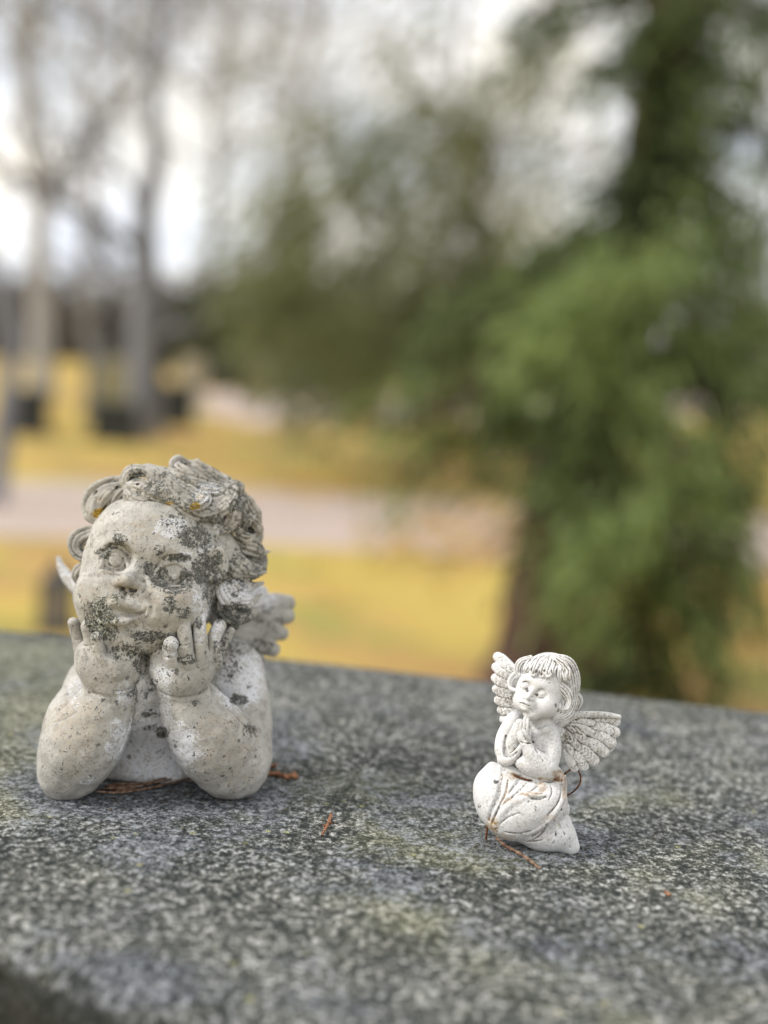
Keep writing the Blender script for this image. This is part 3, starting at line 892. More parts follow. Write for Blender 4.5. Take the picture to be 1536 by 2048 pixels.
def bare_tree(px, py, w, lean, label, mat, rs, height=8.0, n1=16, name='bare_tree', tip=.28):
    c = ground(px, py, -GZ); D = c[1]; r = w / FPX * D / 2
    root = empty(name, tuple(c)); tag(root, label, 'tree')
    top = c + (lean, rs.uniform(-.3, .3), height)
    P, rr = limb(c - (0, 0, .05), top, r * 1.05, r * tip, 0, 12, rs, .008)
    rr[0] *= 1.15
    V, F = tube_mesh([(P, rr)], 12); link_mesh('trunk', V, F, mat, root, tuple(c))
    paths = []
    def grow(a, d, L, r0, depth):
        b = a + d * L
        Q, q = limb(a, b, r0, r0 * .45, .04, 6, rs, .035); paths.append((Q, q))
        if depth == 0: return
        for _ in range(rs.randint(4, 6)):
            t = rs.randint(2, 6); e = d * .8 + rs.normal(size=3) * .55; e[2] += .15; e /= np.linalg.norm(e)
            grow(Q[t], e, L * rs.uniform(.4, .68), r0 * .5, depth - 1)
    for i in range(n1):
        t = rs.uniform(.22, 1); k = int(t * 11); a = P[k]
        d = rs.normal(size=3); d[2] = abs(d[2]) * .5 + .45; d /= np.linalg.norm(d)
        grow(a, d, height * rs.uniform(.22, .38) * (1.15 - .5 * t), rr[k] * .5, 3)
    V, F = tube_mesh(paths, 4); link_mesh('branches', V, F, mat, root, tuple(c))

def build_trees():
    grey = bark_mat('grey_bark', (0.15, 0.155, 0.175), (0.25, 0.255, 0.28)); brown = bark_mat('reddish_bark', (0.045, 0.028, 0.020), (0.13, 0.070, 0.050), 10)
    pale = bark_mat('pale_bark', (0.28, 0.275, 0.27), (0.42, 0.41, 0.40))
    rs = np.random.RandomState(21)
    bare_tree(285, 872, 74, .05, 'bare tree with a thick blue grey trunk standing among the gravestones', grey, rs, 4.6, 9, tip=.08)
    bare_tree(84, 800, 44, -.6, 'bare leaning tree with a slim grey trunk near the left edge', pale, rs, 9, 9)
    bare_tree(-12, 1010, 38, -.3, 'thin bare tree cut off by the left edge of the picture', grey, rs, 10, 3)
    bare_tree(560, 745, 24, .3, 'far bare tree seen over the pale gravestone', pale, rs, 15, 22)
    bare_tree(180, 722, 24, -.6, 'far bare tree between the two grey trunks', pale, rs, 15, 26)
    bare_tree(400, 720, 22, .5, 'far bare tree rising behind the dark evergreen bush', pale, rs, 16, 26)
    bare_tree(860, 725, 22, .4, 'far bare tree glimpsed through the boughs in the middle', pale, rs, 16, 9)

    # evergreen shrubs
    def shrub(name, px, py, w, h, cols, label, n, seed, size=.06):
        r = np.random.RandomState(seed); c = ground(px, py, -GZ); D = c[1]; W, H = w / FPX * D, h / FPX * D
        root = empty(name, tuple(c)); tag(root, label, 'shrub')
        st = [limb(c, c + (r.uniform(-.4, .4) * W, r.uniform(-.4, .4) * W, H * r.uniform(.5, .9)), .02 * H + .01, .006, .05, 6, r) for _ in range(8)]
        V, F = tube_mesh(st, 6); link_mesh('stems', V, F, brown, root, tuple(c))
        Vs, Ts = [], []
        for i in range(7):
            a = r.uniform(0, 6.28); q = c + (math.cos(a) * W * .22, math.sin(a) * W * .22, H * r.uniform(.3, .72))
            v, t_ = leaves(r, q, n // 7, np.array([W * .34, W * .34, H * .3]), size, .1); Vs.append(v); Ts.append(t_)
        v, t_ = leaves(r, c + (0, 0, H * .3), n // 4, np.array([W * .45, W * .45, H * .28]), size, .1); Vs.append(v); Ts.append(t_)
        crown_object('foliage', Vs, Ts, leaf_mat(name + '_leaf', *cols), root)
    shrub('evergreen_bush', 425, 742, 230, 190, ((0.008, 0.014, 0.007), (0.045, 0.065, 0.03)), 'dark evergreen bush at the far edge of the lawn behind the gravestones', 9000, 31, .12)
    shrub('yellow_shrub', 1010, 905, 95, 82, ((0.16, 0.15, 0.012), (0.42, 0.38, 0.03)), 'low yellow green shrub at the foot of the large conifer', 3000, 32)
    shrub('yellow_shrub', 900, 912, 70, 62, ((0.24, 0.22, 0.02), (0.52, 0.46, 0.04)), 'smaller and brighter yellow shrub left of the other yellow one', 2200, 33)
    shrub('yellow_shrub', 720, 860, 90, 150, ((0.14, 0.15, 0.03), (0.42, 0.38, 0.08)), 'tall sparse yellow green shrub by the far path', 1800, 34)

    # far wood along the edge of the churchyard
    Vs, Ts = [], []; r = np.random.RandomState(41)
    for i in range(90):
        near = i < 60
        D = r.uniform(25, 33) if near else r.uniform(42, 62); x = r.uniform(-.5, .5) * D; h = r.uniform(1.0, 1.75) * (1 if near else 1.6)
        v, t_ = leaves(r, np.array([x, D, -GZ + h * .5]), 700, np.array([2.6, 1.5, h * .55]), .28, .0, tone=.45); Vs.append(v); Ts.append(t_)
    V = np.concatenate(Vs).reshape(-1, 3)
    o = link_mesh('far_wood', V, np.arange(len(V)).reshape(-1, 4), leaf_mat('far_thicket', (0.085, 0.078, 0.070), (0.20, 0.185, 0.165), .8, .1), smooth=False, attrs=dict(tone=np.repeat(np.concatenate(Ts), 4)))
    tag(o, 'low brownish grey thicket along the far edge of the churchyard', 'thicket', kind='stuff')

    # conifers: boughs reach out from the trunk and carry hanging sprays
    def conifer(name, trunk, r0, lobes, cols, label, seed, size, bs=1.0):
        """trunk: points (px, py, D); lobes: (px, py, D, rx, ry, count, tone)"""
        r = np.random.RandomState(seed)
        P = np.array([at(*q) for q in trunk]); P[0, 2] = -GZ - .05; base = P[0] + (0, 0, .05)
        root = empty(name, tuple(base)); tag(root, label, 'tree')
        P, _ = spline(P, np.ones(len(P)), 6); rr = np.linspace(r0, r0 * .35, len(P)); rr[:4] *= np.array([1.5, 1.25, 1.1, 1.03])
        V, F = tube_mesh([(P, rr)], 18); link_mesh('trunk', V, F, brown, root, tuple(base))
        paths, Vs, Ts = [], [], []
        for (px, py, D, rx, ry, n, tone) in lobes:
            C = at(px, py, D); s_ = D / FPX
            j = np.argmin(np.linalg.norm(P - (C + (0, 0, abs(C[0] - P[:, 0].mean()) * .5)), axis=1)); a = P[j]
            if np.linalg.norm(C - a) > .15:
                Q, q = limb(a, C, .035 * bs, .008 * bs, .10, 8, r, .02); paths.append((Q, q))
                for t_ in (4, 5, 6, 7):
                    for _ in range(3 if bs == 1 else 1):
                        e = Q[t_] + r.normal(size=3) * np.array([rx, rx, ry * .6]) * s_ * .7; e[2] -= ry * s_ * .3
                        paths.append(limb(Q[t_], e, .008 * bs, .003 * bs, .05, 5, r, .03))
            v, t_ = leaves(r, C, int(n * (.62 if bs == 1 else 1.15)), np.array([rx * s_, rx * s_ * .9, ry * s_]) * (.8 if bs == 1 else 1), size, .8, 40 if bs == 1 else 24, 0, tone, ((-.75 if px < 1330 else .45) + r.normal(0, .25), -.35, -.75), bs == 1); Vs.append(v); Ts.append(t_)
        V, F = tube_mesh(paths, 5); link_mesh('boughs', V, F, brown, root, tuple(base))
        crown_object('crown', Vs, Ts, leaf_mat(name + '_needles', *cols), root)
    A = [  # near conifer on the right
        (1120, 650, 4.0, 80, 90, 900, .62), (1180, 570, 3.7, 80, 60, 900, .95), (1240, 640, 3.8, 80, 90, 900, .8), (1300, 720, 4.0, 80, 100, 900, .6),
        (1400, 640, 3.9, 70, 90, 700, .6), (1500, 620, 3.9, 80, 100, 800, .6), (1440, 520, 4.1, 90, 60, 700, .45), (1150, 800, 4.1, 80, 90, 800, .35),
        (1240, 830, 3.9, 80, 90, 800, .5), (1340, 880, 3.7, 80, 80, 900, .75), (1450, 800, 3.9, 70, 100, 700, .6), (1520, 820, 4.0, 50, 120, 600, .55),
        (1130, 930, 4.1, 60, 90, 600, .35), (1220, 980, 3.8, 80, 80, 800, .62), (1320, 1000, 3.7, 80, 90, 900, .85), (1400, 970, 3.8, 70, 80, 700, .6),
        (1460, 960, 3.9, 40, 90, 400, .6), (1180, 1080, 3.9, 70, 80, 700, .5), (1260, 1090, 3.7, 70, 80, 800, .8), (1350, 1120, 3.8, 80, 90, 800, .65),
        (1440, 1100, 4.0, 70, 80, 600, .5), (1500, 1180, 4.0, 60, 60, 400, .4), (1160, 1060, 4.3, 40, 60, 200, .25), (1280, 1200, 3.9, 70, 80, 700, .45), (1380, 1220, 3.9, 80, 80, 700, .4),
        (1260, 1300, 3.9, 60, 70, 600, .3), (1340, 1320, 4.0, 60, 70, 600, .2), (1440, 1250, 4.1, 70, 60, 400, .45), (1230, 1380, 4.0, 50, 60, 400, .25), (1350, 1390, 4.1, 40, 50, 300, .15),
        (1090, 1010, 4.3, 30, 70, 150, .3),
        (1300, 60, 4.2, 60, 90, 800, .35), (1400, 80, 4.2, 70, 90, 900, .4), (1330, 200, 4.3, 70, 80, 900, .2), (1375, 170, 4.2, 50, 60, 700, .3), (1300, 320, 4.3, 60, 90, 900, .15),
        (1380, 330, 4.3, 60, 100, 900, .15), (1280, 450, 4.3, 60, 70, 700, .2), (1360, 480, 4.2, 70, 70, 700, .2), (1450, 475, 4.1, 70, 42, 700, .45), (1520, 430, 4.1, 40, 60, 500, .45),
        (1565, 300, 4.2, 18, 120, 360, .3), (1515, 30, 4.2, 60, 50, 420, .35), (1540, 180, 4.2, 16, 60, 260, .3), (1450, 380, 4.2, 60, 16, 300, .3), (1440, 30, 4.2, 40, 50, 300, .4), (1350, 260, 4.2, 30, 80, 400, .3), (1240, 480, 4.2, 60, 60, 500, .3), (1100, 520, 4.2, 60, 50, 500, .4), (1160, 470, 4.3, 60, 40, 400, .35),
        (1220, 400, 4.3, 40, 50, 300, .3), (1080, 20, 4.4, 50, 50, 500, .25), (1100, 80, 4.4, 30, 30, 200, .3), (1260, -80, 4.3, 120, 80, 900, .3), (1450, -80, 4.3, 120, 80, 900, .3),
        (1060, 720, 4.2, 50, 90, 500, .35), (1070, 850, 4.3, 40, 90, 350, .3),
        (840, 930, 4.2, 30, 60, 130, .7), (810, 850, 4.2, 60, 50, 220, .7), (900, 800, 4.3, 60, 50, 260, .6), (1000, 800, 4.3, 50, 60, 300, .5),
        (950, 640, 4.4, 80, 70, 600, .45), (860, 700, 4.3, 70, 80, 420, .5), (1010, 560, 4.4, 70, 70, 600, .4)]
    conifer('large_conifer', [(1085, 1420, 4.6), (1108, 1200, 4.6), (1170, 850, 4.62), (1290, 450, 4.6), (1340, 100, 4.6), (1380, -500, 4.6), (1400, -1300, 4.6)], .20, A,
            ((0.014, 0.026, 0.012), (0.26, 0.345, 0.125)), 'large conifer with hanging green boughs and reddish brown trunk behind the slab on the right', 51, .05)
    B = []
    r = np.random.RandomState(61)
    def fill(x0, y0, x1, y1, k, n, tone, rx=60, D0=8.5, D1=11, jit=.15):
        for _ in range(k):
            B.append((r.uniform(x0, x1), r.uniform(y0, y1), r.uniform(D0, D1), rx * r.uniform(.7, 1.3), rx * r.uniform(.7, 1.2), n, tone + r.uniform(-jit, jit)))
    fill(560, 520, 1060, 720, 34, 130, .45, 62)
    fill(480, 540, 620, 640, 7, 110, .5, 50)
    fill(640, 700, 800, 780, 6, 90, .55, 45)
    fill(860, 700, 1060, 800, 9, 110, .35, 50)
    fill(690, 290, 890, 390, 11, 60, .5, 40)
    fill(500, 430, 590, 520, 5, 90, .55, 42)
    fill(700, 470, 860, 530, 6, 80, .4, 40)
    fill(980, 400, 1100, 520, 7, 90, .4, 50)
    fill(560, 300, 700, 380, 5, 60, .5, 42)
    fill(560, 0, 1230, 260, 26, 22, .5, 32)
    fill(900, 180, 1200, 400, 14, 24, .5, 32)
    fill(500, 200, 620, 420, 6, 26, .5, 42)
    fill(740, 220, 800, 320, 3, 70, .3, 36)
    conifer('spreading_conifer', [(965, 900, 12.4), (965, 700, 12.2), (960, 560, 12.1), (955, 440, 12.0), (948, 320, 12)], .10, B,
            ((0.065, 0.08, 0.032), (0.26, 0.28, 0.12)), 'spreading conifer with open olive green crown standing further back in the middle', 52, .11, .3)
# ---------------------------------------------------------------- the large weathered cherub, chin on its hands
def build_cherub(mat):
    S = Sculpt((310, 1270), (310, 1592))
    f = Field(S, (60, 975, -260), (560, 1620, 190), HB)
    # torso, neck and shoulders
    f.ell((318, 1450, -150), (150, 95, 175), 10)
    f.ell((312, 1540, -175), (165, 105, 90), 30)
    f.ell((430, 1345, -110), (95, 85, 80), 35)
    f.ell((215, 1370, -110), (85, 80, 70), 30)
    f.tube([(330, 1290, -60), (325, 1400, -110)], [80, 105], 30)
    # upper arms
    f.tube([(470, 1345, -85), (486, 1420, -62), (484, 1510, -35)], [58, 58, 62], 22)
    f.tube([(185, 1385, -85), (150, 1440, -60), (136, 1510, -30)], [52, 58, 60], 22)
    # forearms, hanging over the elbows
    f.tube([(452, 1524, 2), (424, 1480, 22), (390, 1430, 40), (366, 1385, 52)], [70, 80, 66, 52], 10)
    f.ell((478, 1545, -5), (52, 50, 48), 26)
    f.tube([(145, 1528, 4), (168, 1488, 22), (200, 1435, 40), (222, 1385, 52)], [66, 76, 64, 50], 10)
    f.ell((124, 1556, -5), (38, 42, 44), 26)
    # head
    f.ell((352, 1112, -30), (152, 140, 150), 10)
    f.ell((292, 1150, 20), (128, 110, 138), 40)
    f.ell((298, 1072, 40), (106, 84, 82), 30)
    f.ell((212, 1194, 70), (58, 64, 60), 22)
    f.ell((334, 1212, 86), (82, 68, 66), 24)
    f.ell((300, 1258, 55), (84, 66, 48), 26)
    f.ell((262, 1268, 92), (46, 40, 40), 20)
    f.ell((240, 1214, 106), (44, 34, 34), 20)
    f.ell((206, 1236, 64), (42, 50, 46), 22)
    f.ell((196, 1190, 76), (42, 50, 46), 18)
    f.ell((322, 1200, 96), (62, 52, 50), 24)
    # brow, sockets
    f.ell((292, 1098, 96), (72, 36, 22), 22, rot=10)
    for c, r in (((230, 1122), (37, 26, 32)), ((346, 1147), (43, 26, 34))):
        d = f.surf(*c)
        f.ell((c[0], c[1] - 2, d + 5), r, 14, op='s')
        d = f.surf(*c)
        f.ell((c[0], c[1] + 1, d - 8), (r[0] - 8, 19, r[2] - 9), 2)
    # lids: an arch above, a nearly straight lower lid
    f.ridge([(202, 1134), (207, 1115), (220, 1103), (236, 1103), (249, 1114), (256, 1130), (258, 1146)], 4.6, 1, 1.5)
    f.ridge([(204, 1143), (220, 1147), (240, 1147), (256, 1145)], 4, 0, 2)
    f.ridge([(310, 1154), (316, 1138), (330, 1127), (348, 1124), (366, 1131), (378, 1148)], 5, 1, 1.5)
    f.ridge([(314, 1164), (334, 1174), (358, 1173), (378, 1158)], 4.2, 0, 2)
    f.carve([(204, 1104), (222, 1091), (242, 1093), (258, 1106)], 2.4, 0.5, 4)
    f.carve([(312, 1132), (330, 1115), (354, 1112), (376, 1124)], 2.6, 0.5, 4)
    # irises turned up, cut as a bowed line round a low dome
    for c, r in (((231, 1120), 15), ((349, 1146), 15)):
        d = f.surf(*c)
        f.ell((c[0], c[1], d - 3), (r, 6, r), 1.5)
        f.carve([(c[0] + r * 1.05 * math.cos(a), c[1] + r * 1.05 * math.sin(a)) for a in np.linspace(-0.2, 3.3, 9)], 2.6, 0.4, 1)
    # nose
    d = f.surf(270, 1140)
    f.tube([(286, 1116, d - 22), (272, 1138, d - 9), (256, 1158, d + 11)], [12, 11, 12], 16)
    dn = f.surf(254, 1160)
    f.ell((252, 1160, dn - 4), (15, 16, 13), 6)
    f.ell((237, 1165, dn - 17), (10, 12, 9), 4)
    f.ell((272, 1169, dn - 16), (11, 12, 10), 4)
    f.carve([(240, 1174), (246, 1177)], 5.0, -2, 2)
    f.carve([(262, 1180), (270, 1180)], 5.0, -2, 2)
    f.carve([(288, 1160), (291, 1172), (284, 1184)], 3.4, 0.5, 3)
    # philtrum and mouth: a full bowed upper lip, dark parted mouth, lower lip
    dm = f.surf(246, 1204)
    f.carve([(250, 1186), (248, 1197)], 4.5, 1, 4)
    f.tube([(206, 1216, dm - 20), (220, 1206, dm - 6), (236, 1203, dm + 3), (248, 1208, dm + 3), (264, 1211, dm + 2), (280, 1218, dm - 4), (293, 1214, dm - 12)], [3, 7, 9, 8, 9, 7, 3], 4)
    f.tube([(214, 1239, dm - 20), (230, 1243, dm - 5), (248, 1244, dm - 1), (266, 1237, dm - 7)], [4, 7, 8, 5], 5)
    f.carve([(208, 1222), (222, 1221), (236, 1223), (248, 1227), (262, 1230), (276, 1230), (287, 1225), (293, 1217)], [3, 5, 6.5, 6.5, 5, 4.5, 4, 3], 1, 2)
    f.carve([(226, 1258), (248, 1260), (268, 1250)], 6, 3, 7)
    f.carve([(297, 1198), (304, 1212), (301, 1228)], 4.5, 2.5, 6)
    # cheek creases and chin
    f.carve([(200, 1150), (190, 1152), (178, 1150)], 3, 2, 6)
    f.ell((262, 1282, 84), (34, 34, 26), 12)
    # ear on the right
    d = f.surf(432, 1130)
    f.ell((430, 1130, d - 2), (24, 12, 34), 6)
    f.ell((428, 1132, d + 9), (13, 9, 22), 5, op='s')
    f.tube([(418, 1104, d + 6), (430, 1096, d + 6), (446, 1108, d + 3), (452, 1130, d), (444, 1152, d + 2), (430, 1160, d + 4)], 5, 3)
    # hands: left
    f.ell((218, 1338, 78), (54, 42, 52), 18, rot=-12)
    f.ell((190, 1318, 74), (40, 34, 44), 14)
    f.ell((244, 1330, 86), (32, 30, 44), 14)
    for pts, r in (
            ([(172, 1330, 60), (160, 1295, 62), (152, 1265, 66), (147, 1246, 72)], [17, 13.5, 11, 11]),
            ([(192, 1330, 84), (182, 1300, 88), (178, 1275, 92), (174, 1254, 98)], [18, 14, 11.5, 12]),
            ([(206, 1332, 98), (200, 1308, 106), (195, 1288, 116), (193, 1276, 120)], [17, 14, 12.5, 12.5])):
        f.tube(pts, r, 1.5)
    f.ridge([(236, 1346), (222, 1326), (204, 1318)], 10, -5, 10)
    f.tube([(262, 1350, 84), (258, 1322, 84), (246, 1300, 80), (232, 1290, 78)], [20, 19, 15, 11], 7)
    f.carve([(186, 1386), (208, 1393), (232, 1394), (256, 1390), (272, 1380)], 3.6, 1, 4)
    f.carve([(226, 1384), (246, 1383), (262, 1378)], 2.2, 1, 3)
    # hands: right
    f.ell((362, 1346, 84), (58, 44, 50), 16)
    f.ell((396, 1322, 80), (38, 36, 44), 14)
    f.ell((326, 1330, 84), (26, 28, 38), 12)
    for pts, r in (
            ([(352, 1340, 108), (344, 1318, 122), (339, 1300, 130), (342, 1288, 138)], [17, 15.5, 13.5, 15]),
            ([(376, 1330, 112), (371, 1300, 122), (369, 1272, 128), (368, 1250, 126)], [18, 16.5, 15, 14]),
            ([(402, 1330, 104), (401, 1295, 114), (399, 1260, 118), (397, 1236, 112)], [18, 15.5, 14, 13.5]),
            ([(426, 1322, 84), (427, 1296, 92), (430, 1270, 94), (439, 1252, 92)], [18, 14.5, 13, 13.5]),
            ([(440, 1300, 60), (452, 1278, 62), (462, 1262, 60)], [14, 11, 8])):
        f.tube(pts, r, 1.2)
    for c in ((340, 1314), (369, 1290), (399, 1285), (176, 1290), (150, 1278)):
        f.carve([(c[0] - 10, c[1]), (c[0], c[1] + 2), (c[0] + 10, c[1])], 1.6, 0.4, 2)
    f.carve([(318, 1384), (340, 1393), (366, 1396), (392, 1391), (414, 1380)], 3.6, 1, 4)
    # folds where the arms bend
    f.carve([(424, 1372), (428, 1392), (440, 1410), (458, 1422)], [3, 4, 4, 2], 1, 7)
    f.carve([(456, 1418), (478, 1438), (494, 1458), (506, 1468)], [2, 3, 3, 2], 0, 4)
    f.carve([(104, 1446), (122, 1440), (142, 1430), (152, 1424)], [1, 2.6, 2.4, 1], 0, 4)
    f.carve([(240, 1500), (256, 1460), (264, 1425)], 2.6, 0, 5)
    for a_ in ([(168, 1300), (178, 1322)], [(188, 1306), (198, 1328)], [(357, 1318), (362, 1342)], [(386, 1312), (389, 1336)], [(413, 1306), (414, 1328)]):
        f.carve(a_, [3, 1.5], 0.5, 2)
    f.cut_ground(0.0, 3)
    root = empty('cherub_figurine', tuple(S.base))
    tag(root, 'large lichen-spotted stone cherub bust resting its chin on both hands', 'figurine')
    ST = dict(
        dark=[(388, 1075, 34, 26, .9), (355, 1048, 40, 20, .5), (322, 1150, 14, 18, .7), (296, 1138, 18, 16, .7), (352, 1116, 34, 9, .8), (346, 1180, 30, 8, .7),
              (372, 1160, 16, 26, .8), (322, 1162, 24, 14, .7), (240, 1080, 16, 14, .85), (206, 1106, 16, 12, .8), (228, 1092, 22, 7, .7),
              (338, 1208, 17, 17, .9), (300, 1272, 38, 12, .95), (292, 1292, 50, 20, .45), (410, 1140, 30, 36, .9), (430, 1175, 28, 50, .8),
              (425, 1110, 20, 40, .6), (368, 1225, 16, 12, .7), (376, 1318, 18, 12, .75), (252, 1305, 30, 18, .7), (282, 1325, 20, 30, .6),
              (268, 1188, 12, 8, .7), (244, 1186, 10, 6, .5), (318, 1100, 12, 14, .5), (478, 1400, 18, 12, .95), (498, 1460, 14, 18, .6),
              (392, 1406, 9, 7, .85), (470, 1290, 44, 26, .55), (455, 1330, 30, 30, .5), (325, 1465, 14, 12, .9), (290, 1430, 16, 6, .8),
              (312, 1430, 12, 6, .7), (300, 1456, 16, 6, .6), (290, 1390, 30, 50, .42), (196, 1232, 30, 34, .75), (240, 1192, 20, 6, .5),
              (206, 1262, 30, 22, .6), (446, 1220, 26, 26, .7), (290, 1080, 8, 8, .4), (397, 1246, 8, 14, .5)],
        white=[(345, 1055, 40, 22, .9), (395, 1100, 40, 46, .8), (420, 1200, 40, 50, .75), (325, 1400, 18, 90, .9), (480, 1360, 50, 60, 1),
               (500, 1300, 40, 40, .6), (310, 1500, 90, 70, 1), (300, 1400, 30, 80, .8), (253, 1385, 22, 26, .7), (232, 1455, 16, 20, .7),
               (222, 1495, 14, 14, .7), (175, 1560, 22, 10, .6), (348, 1147, 16, 14, .4), (436, 1265, 14, 28, .9),
               (398, 1255, 12, 40, .6), (342, 1290, 18, 24, .6), (332, 1345, 18, 40, .6), (150, 1380, 16, 40, .5), (252, 1163, 14, 10, .2)],
        warm=[(215, 1175, 60, 40, .6), (300, 1060, 60, 30, .6), (150, 1450, 60, 60, .9), (450, 1490, 70, 70, .7), (340, 1190, 60, 26, .8),
              (160, 1520, 40, 40, .5), (480, 1540, 40, 40, .6)],
        gold=[(370, 1312, 6, 6, .5), (232, 1490, 8, 8, .3)])
    body = emit(S, f, 'body', mat, root, ST, 1, 5, 0.9, 1)

    # hair, its own mesh
    g = Field(S, (130, 905, -270), (560, 1300, 170), HB)
    def on(pts): return [(p[0], p[1], f.surf(p[0], p[1]) + p[2]) for p in pts]
    g.ell((384, 1085, -85), (128, 124, 134), 10)
    g.ell((330, 1030, -70), (120, 100, 78), 26)
    g.ell((446, 1150, -80), (56, 80, 84), 22)
    g.ell((390, 996, -60), (74, 66, 40), 20)
    g.ell((446, 1232, -10), (30, 40, 34), 10)
    def L(p_, w_, t_, n_, k=1, twist=0.0):      # the sculptor's locks, worn soft by the weather
        g.lock(p_, [q * 1.12 for q in w_], [q * 1.06 for q in t_], n_, k=max(k, 2.0), twist=twist)
    # crown swept back, and the tousled forelock
    L([(500, 1030, -25), (462, 992, 0), (420, 966, 0), (384, 946, -4), (356, 944, -8)], [16, 24, 26, 20, 6], [16, 24, 24, 16, 5], 5, k=.8)
    L([(470, 996, 16), (436, 970, 24), (396, 948, 22), (366, 938, 14), (350, 944, 10)], [9, 17, 20, 14, 5], [10, 18, 18, 14, 5], 5, k=.8)
    L([(468, 986, 44), (432, 980, 50), (392, 972, 58), (350, 960, 62), (314, 946, 58), (290, 940, 50), (276, 950, 46)], [7, 16, 19, 18, 14, 10, 4], [8, 15, 17, 16, 14, 10, 4], 5, k=.8)
    L([(294, 940, 70), (322, 960, 82), (350, 988, 90), (380, 1012, 92), (412, 1024, 88), (442, 1014, 80), (462, 992, 70), (472, 974, 60)],
      [8, 16, 20, 22, 20, 17, 13, 4], [7, 13, 16, 17, 16, 14, 10, 4], 6, k=.8, twist=20)
    L([(330, 950, 78), (370, 972, 82), (404, 992, 82), (436, 992, 76), (462, 976, 66)], [5, 12, 14, 12, 4], [5, 12, 14, 12, 4], 4, k=.8)
    L([(300, 946, 72), (274, 942, 66), (256, 950, 60), (250, 966, 60), (262, 976, 66)], [7, 11, 11, 9, 4], [7, 10, 10, 9, 4], 4, k=.8)
    L([(362, 1016, 92), (334, 1000, 92), (304, 984, 88), (278, 972, 80), (254, 970, 70)], [5, 11, 13, 12, 4], [5, 9, 11, 10, 4], 4, k=.8)
    L([(344, 1022, 92), (312, 1018, 90), (284, 1008, 84), (260, 994, 74), (248, 974, 66)], [3, 9, 12, 12, 4], [4, 8, 10, 10, 4], 4, k=.8)
    L([(458, 990, 62), (466, 1016, 64), (462, 1040, 70), (446, 1058, 76), (420, 1068, 78)], [9, 15, 15, 12, 3], [8, 12, 12, 9, 3], 4, k=.8, twist=-30)
    L([(440, 1012, 74), (430, 1034, 76), (434, 1056, 72)], [8, 10, 3], [7, 8, 3], 3, k=.8)
    # right side: the temple sweep, then pointed curls one below the other
    L([(464, 988, 40), (484, 1008, 30), (496, 1038, 20), (494, 1068, 16), (484, 1090, 18)], [10, 18, 22, 16, 5], [10, 18, 20, 14, 5], 5, k=.8)
    L([(474, 1000, 46), (484, 1030, 44), (480, 1060, 44), (466, 1080, 46)], [8, 14, 12, 4], [8, 13, 11, 4], 4, k=.8)
    L([(474, 1020, -40), (496, 1048, -50), (502, 1078, -50), (500, 1100, -44)], [18, 24, 20, 8], [22, 26, 20, 8], 5, k=.8)
    L([(466, 1062, 40), (484, 1082, 42), (506, 1094, 32), (524, 1106, 16), (540, 1104, 4)], [9, 18, 18, 10, 2], [8, 15, 14, 8, 2], 5, k=.8, twist=35)
    L([(500, 1100, -6), (520, 1120, -10), (530, 1142, -16)], [12, 12, 3], [12, 11, 3], 4, k=.8)
    L([(450, 1082, 52), (462, 1110, 56), (482, 1134, 48), (506, 1146, 32), (532, 1144, 14)], [7, 16, 18, 12, 2], [7, 13, 14, 10, 2], 5, k=.8, twist=-30)
    L([(474, 1116, 34), (494, 1122, 30), (512, 1134, 18), (528, 1132, 6)], [7, 11, 9, 2], [7, 10, 8, 2], 4, k=.8)
    L([(462, 1138, 38), (476, 1160, 38), (500, 1172, 24), (526, 1166, 6)], [8, 13, 10, 2], [8, 12, 9, 2], 4, k=.8, twist=20)
    L([(448, 1148, 52), (456, 1178, 58), (474, 1198, 48), (498, 1202, 32), (524, 1188, 14)], [7, 17, 18, 12, 2], [7, 13, 15, 10, 2], 5, k=.8, twist=30)
    L([(442, 1188, 44), (452, 1216, 46), (474, 1232, 34), (500, 1228, 16), (518, 1214, 2)], [7, 16, 15, 10, 2], [7, 13, 12, 8, 2], 5, k=.8)
    L([(444, 1216, 22), (456, 1240, 18), (474, 1254, 4)], [11, 12, 3], [11, 10, 3], 4, k=.8)
    # left side: the big smooth curl, the ribbed curl below, a low tuft
    L([(286, 972, 20), (246, 976, 10), (210, 988, 4), (188, 1010, 6), (194, 1034, 16), (220, 1042, 24)], [12, 19, 24, 21, 16, 7], [14, 24, 28, 26, 20, 9], 5, k=5)
    g.ell((220, 1010, -14), (42, 40, 38), 14)
    L([(262, 972, 44), (240, 990, 42), (226, 1012, 34), (220, 1036, 28)], [6, 10, 10, 3], [6, 9, 9, 3], 4, k=.8)
    L([(230, 1022, 30), (212, 1046, 24), (208, 1066, 20)], [10, 12, 4], [9, 10, 4], 4, k=.8)
    L([(214, 1066, 10), (184, 1066, 0), (160, 1078, -8), (153, 1098, -6), (170, 1112, 2), (200, 1106, 14)], [7, 13, 14, 12, 10, 3], [7, 13, 15, 13, 10, 4], 4, k=.8)
    L([(212, 1082, 14), (188, 1086, 8), (174, 1096, 6)], [6, 9, 4], [6, 9, 4], 3, k=.8)
    L([(198, 1126, 2), (174, 1134, -10), (157, 1150, -22), (160, 1174, -22)], [6, 11, 12, 4], [6, 11, 11, 4], 4, k=.8)
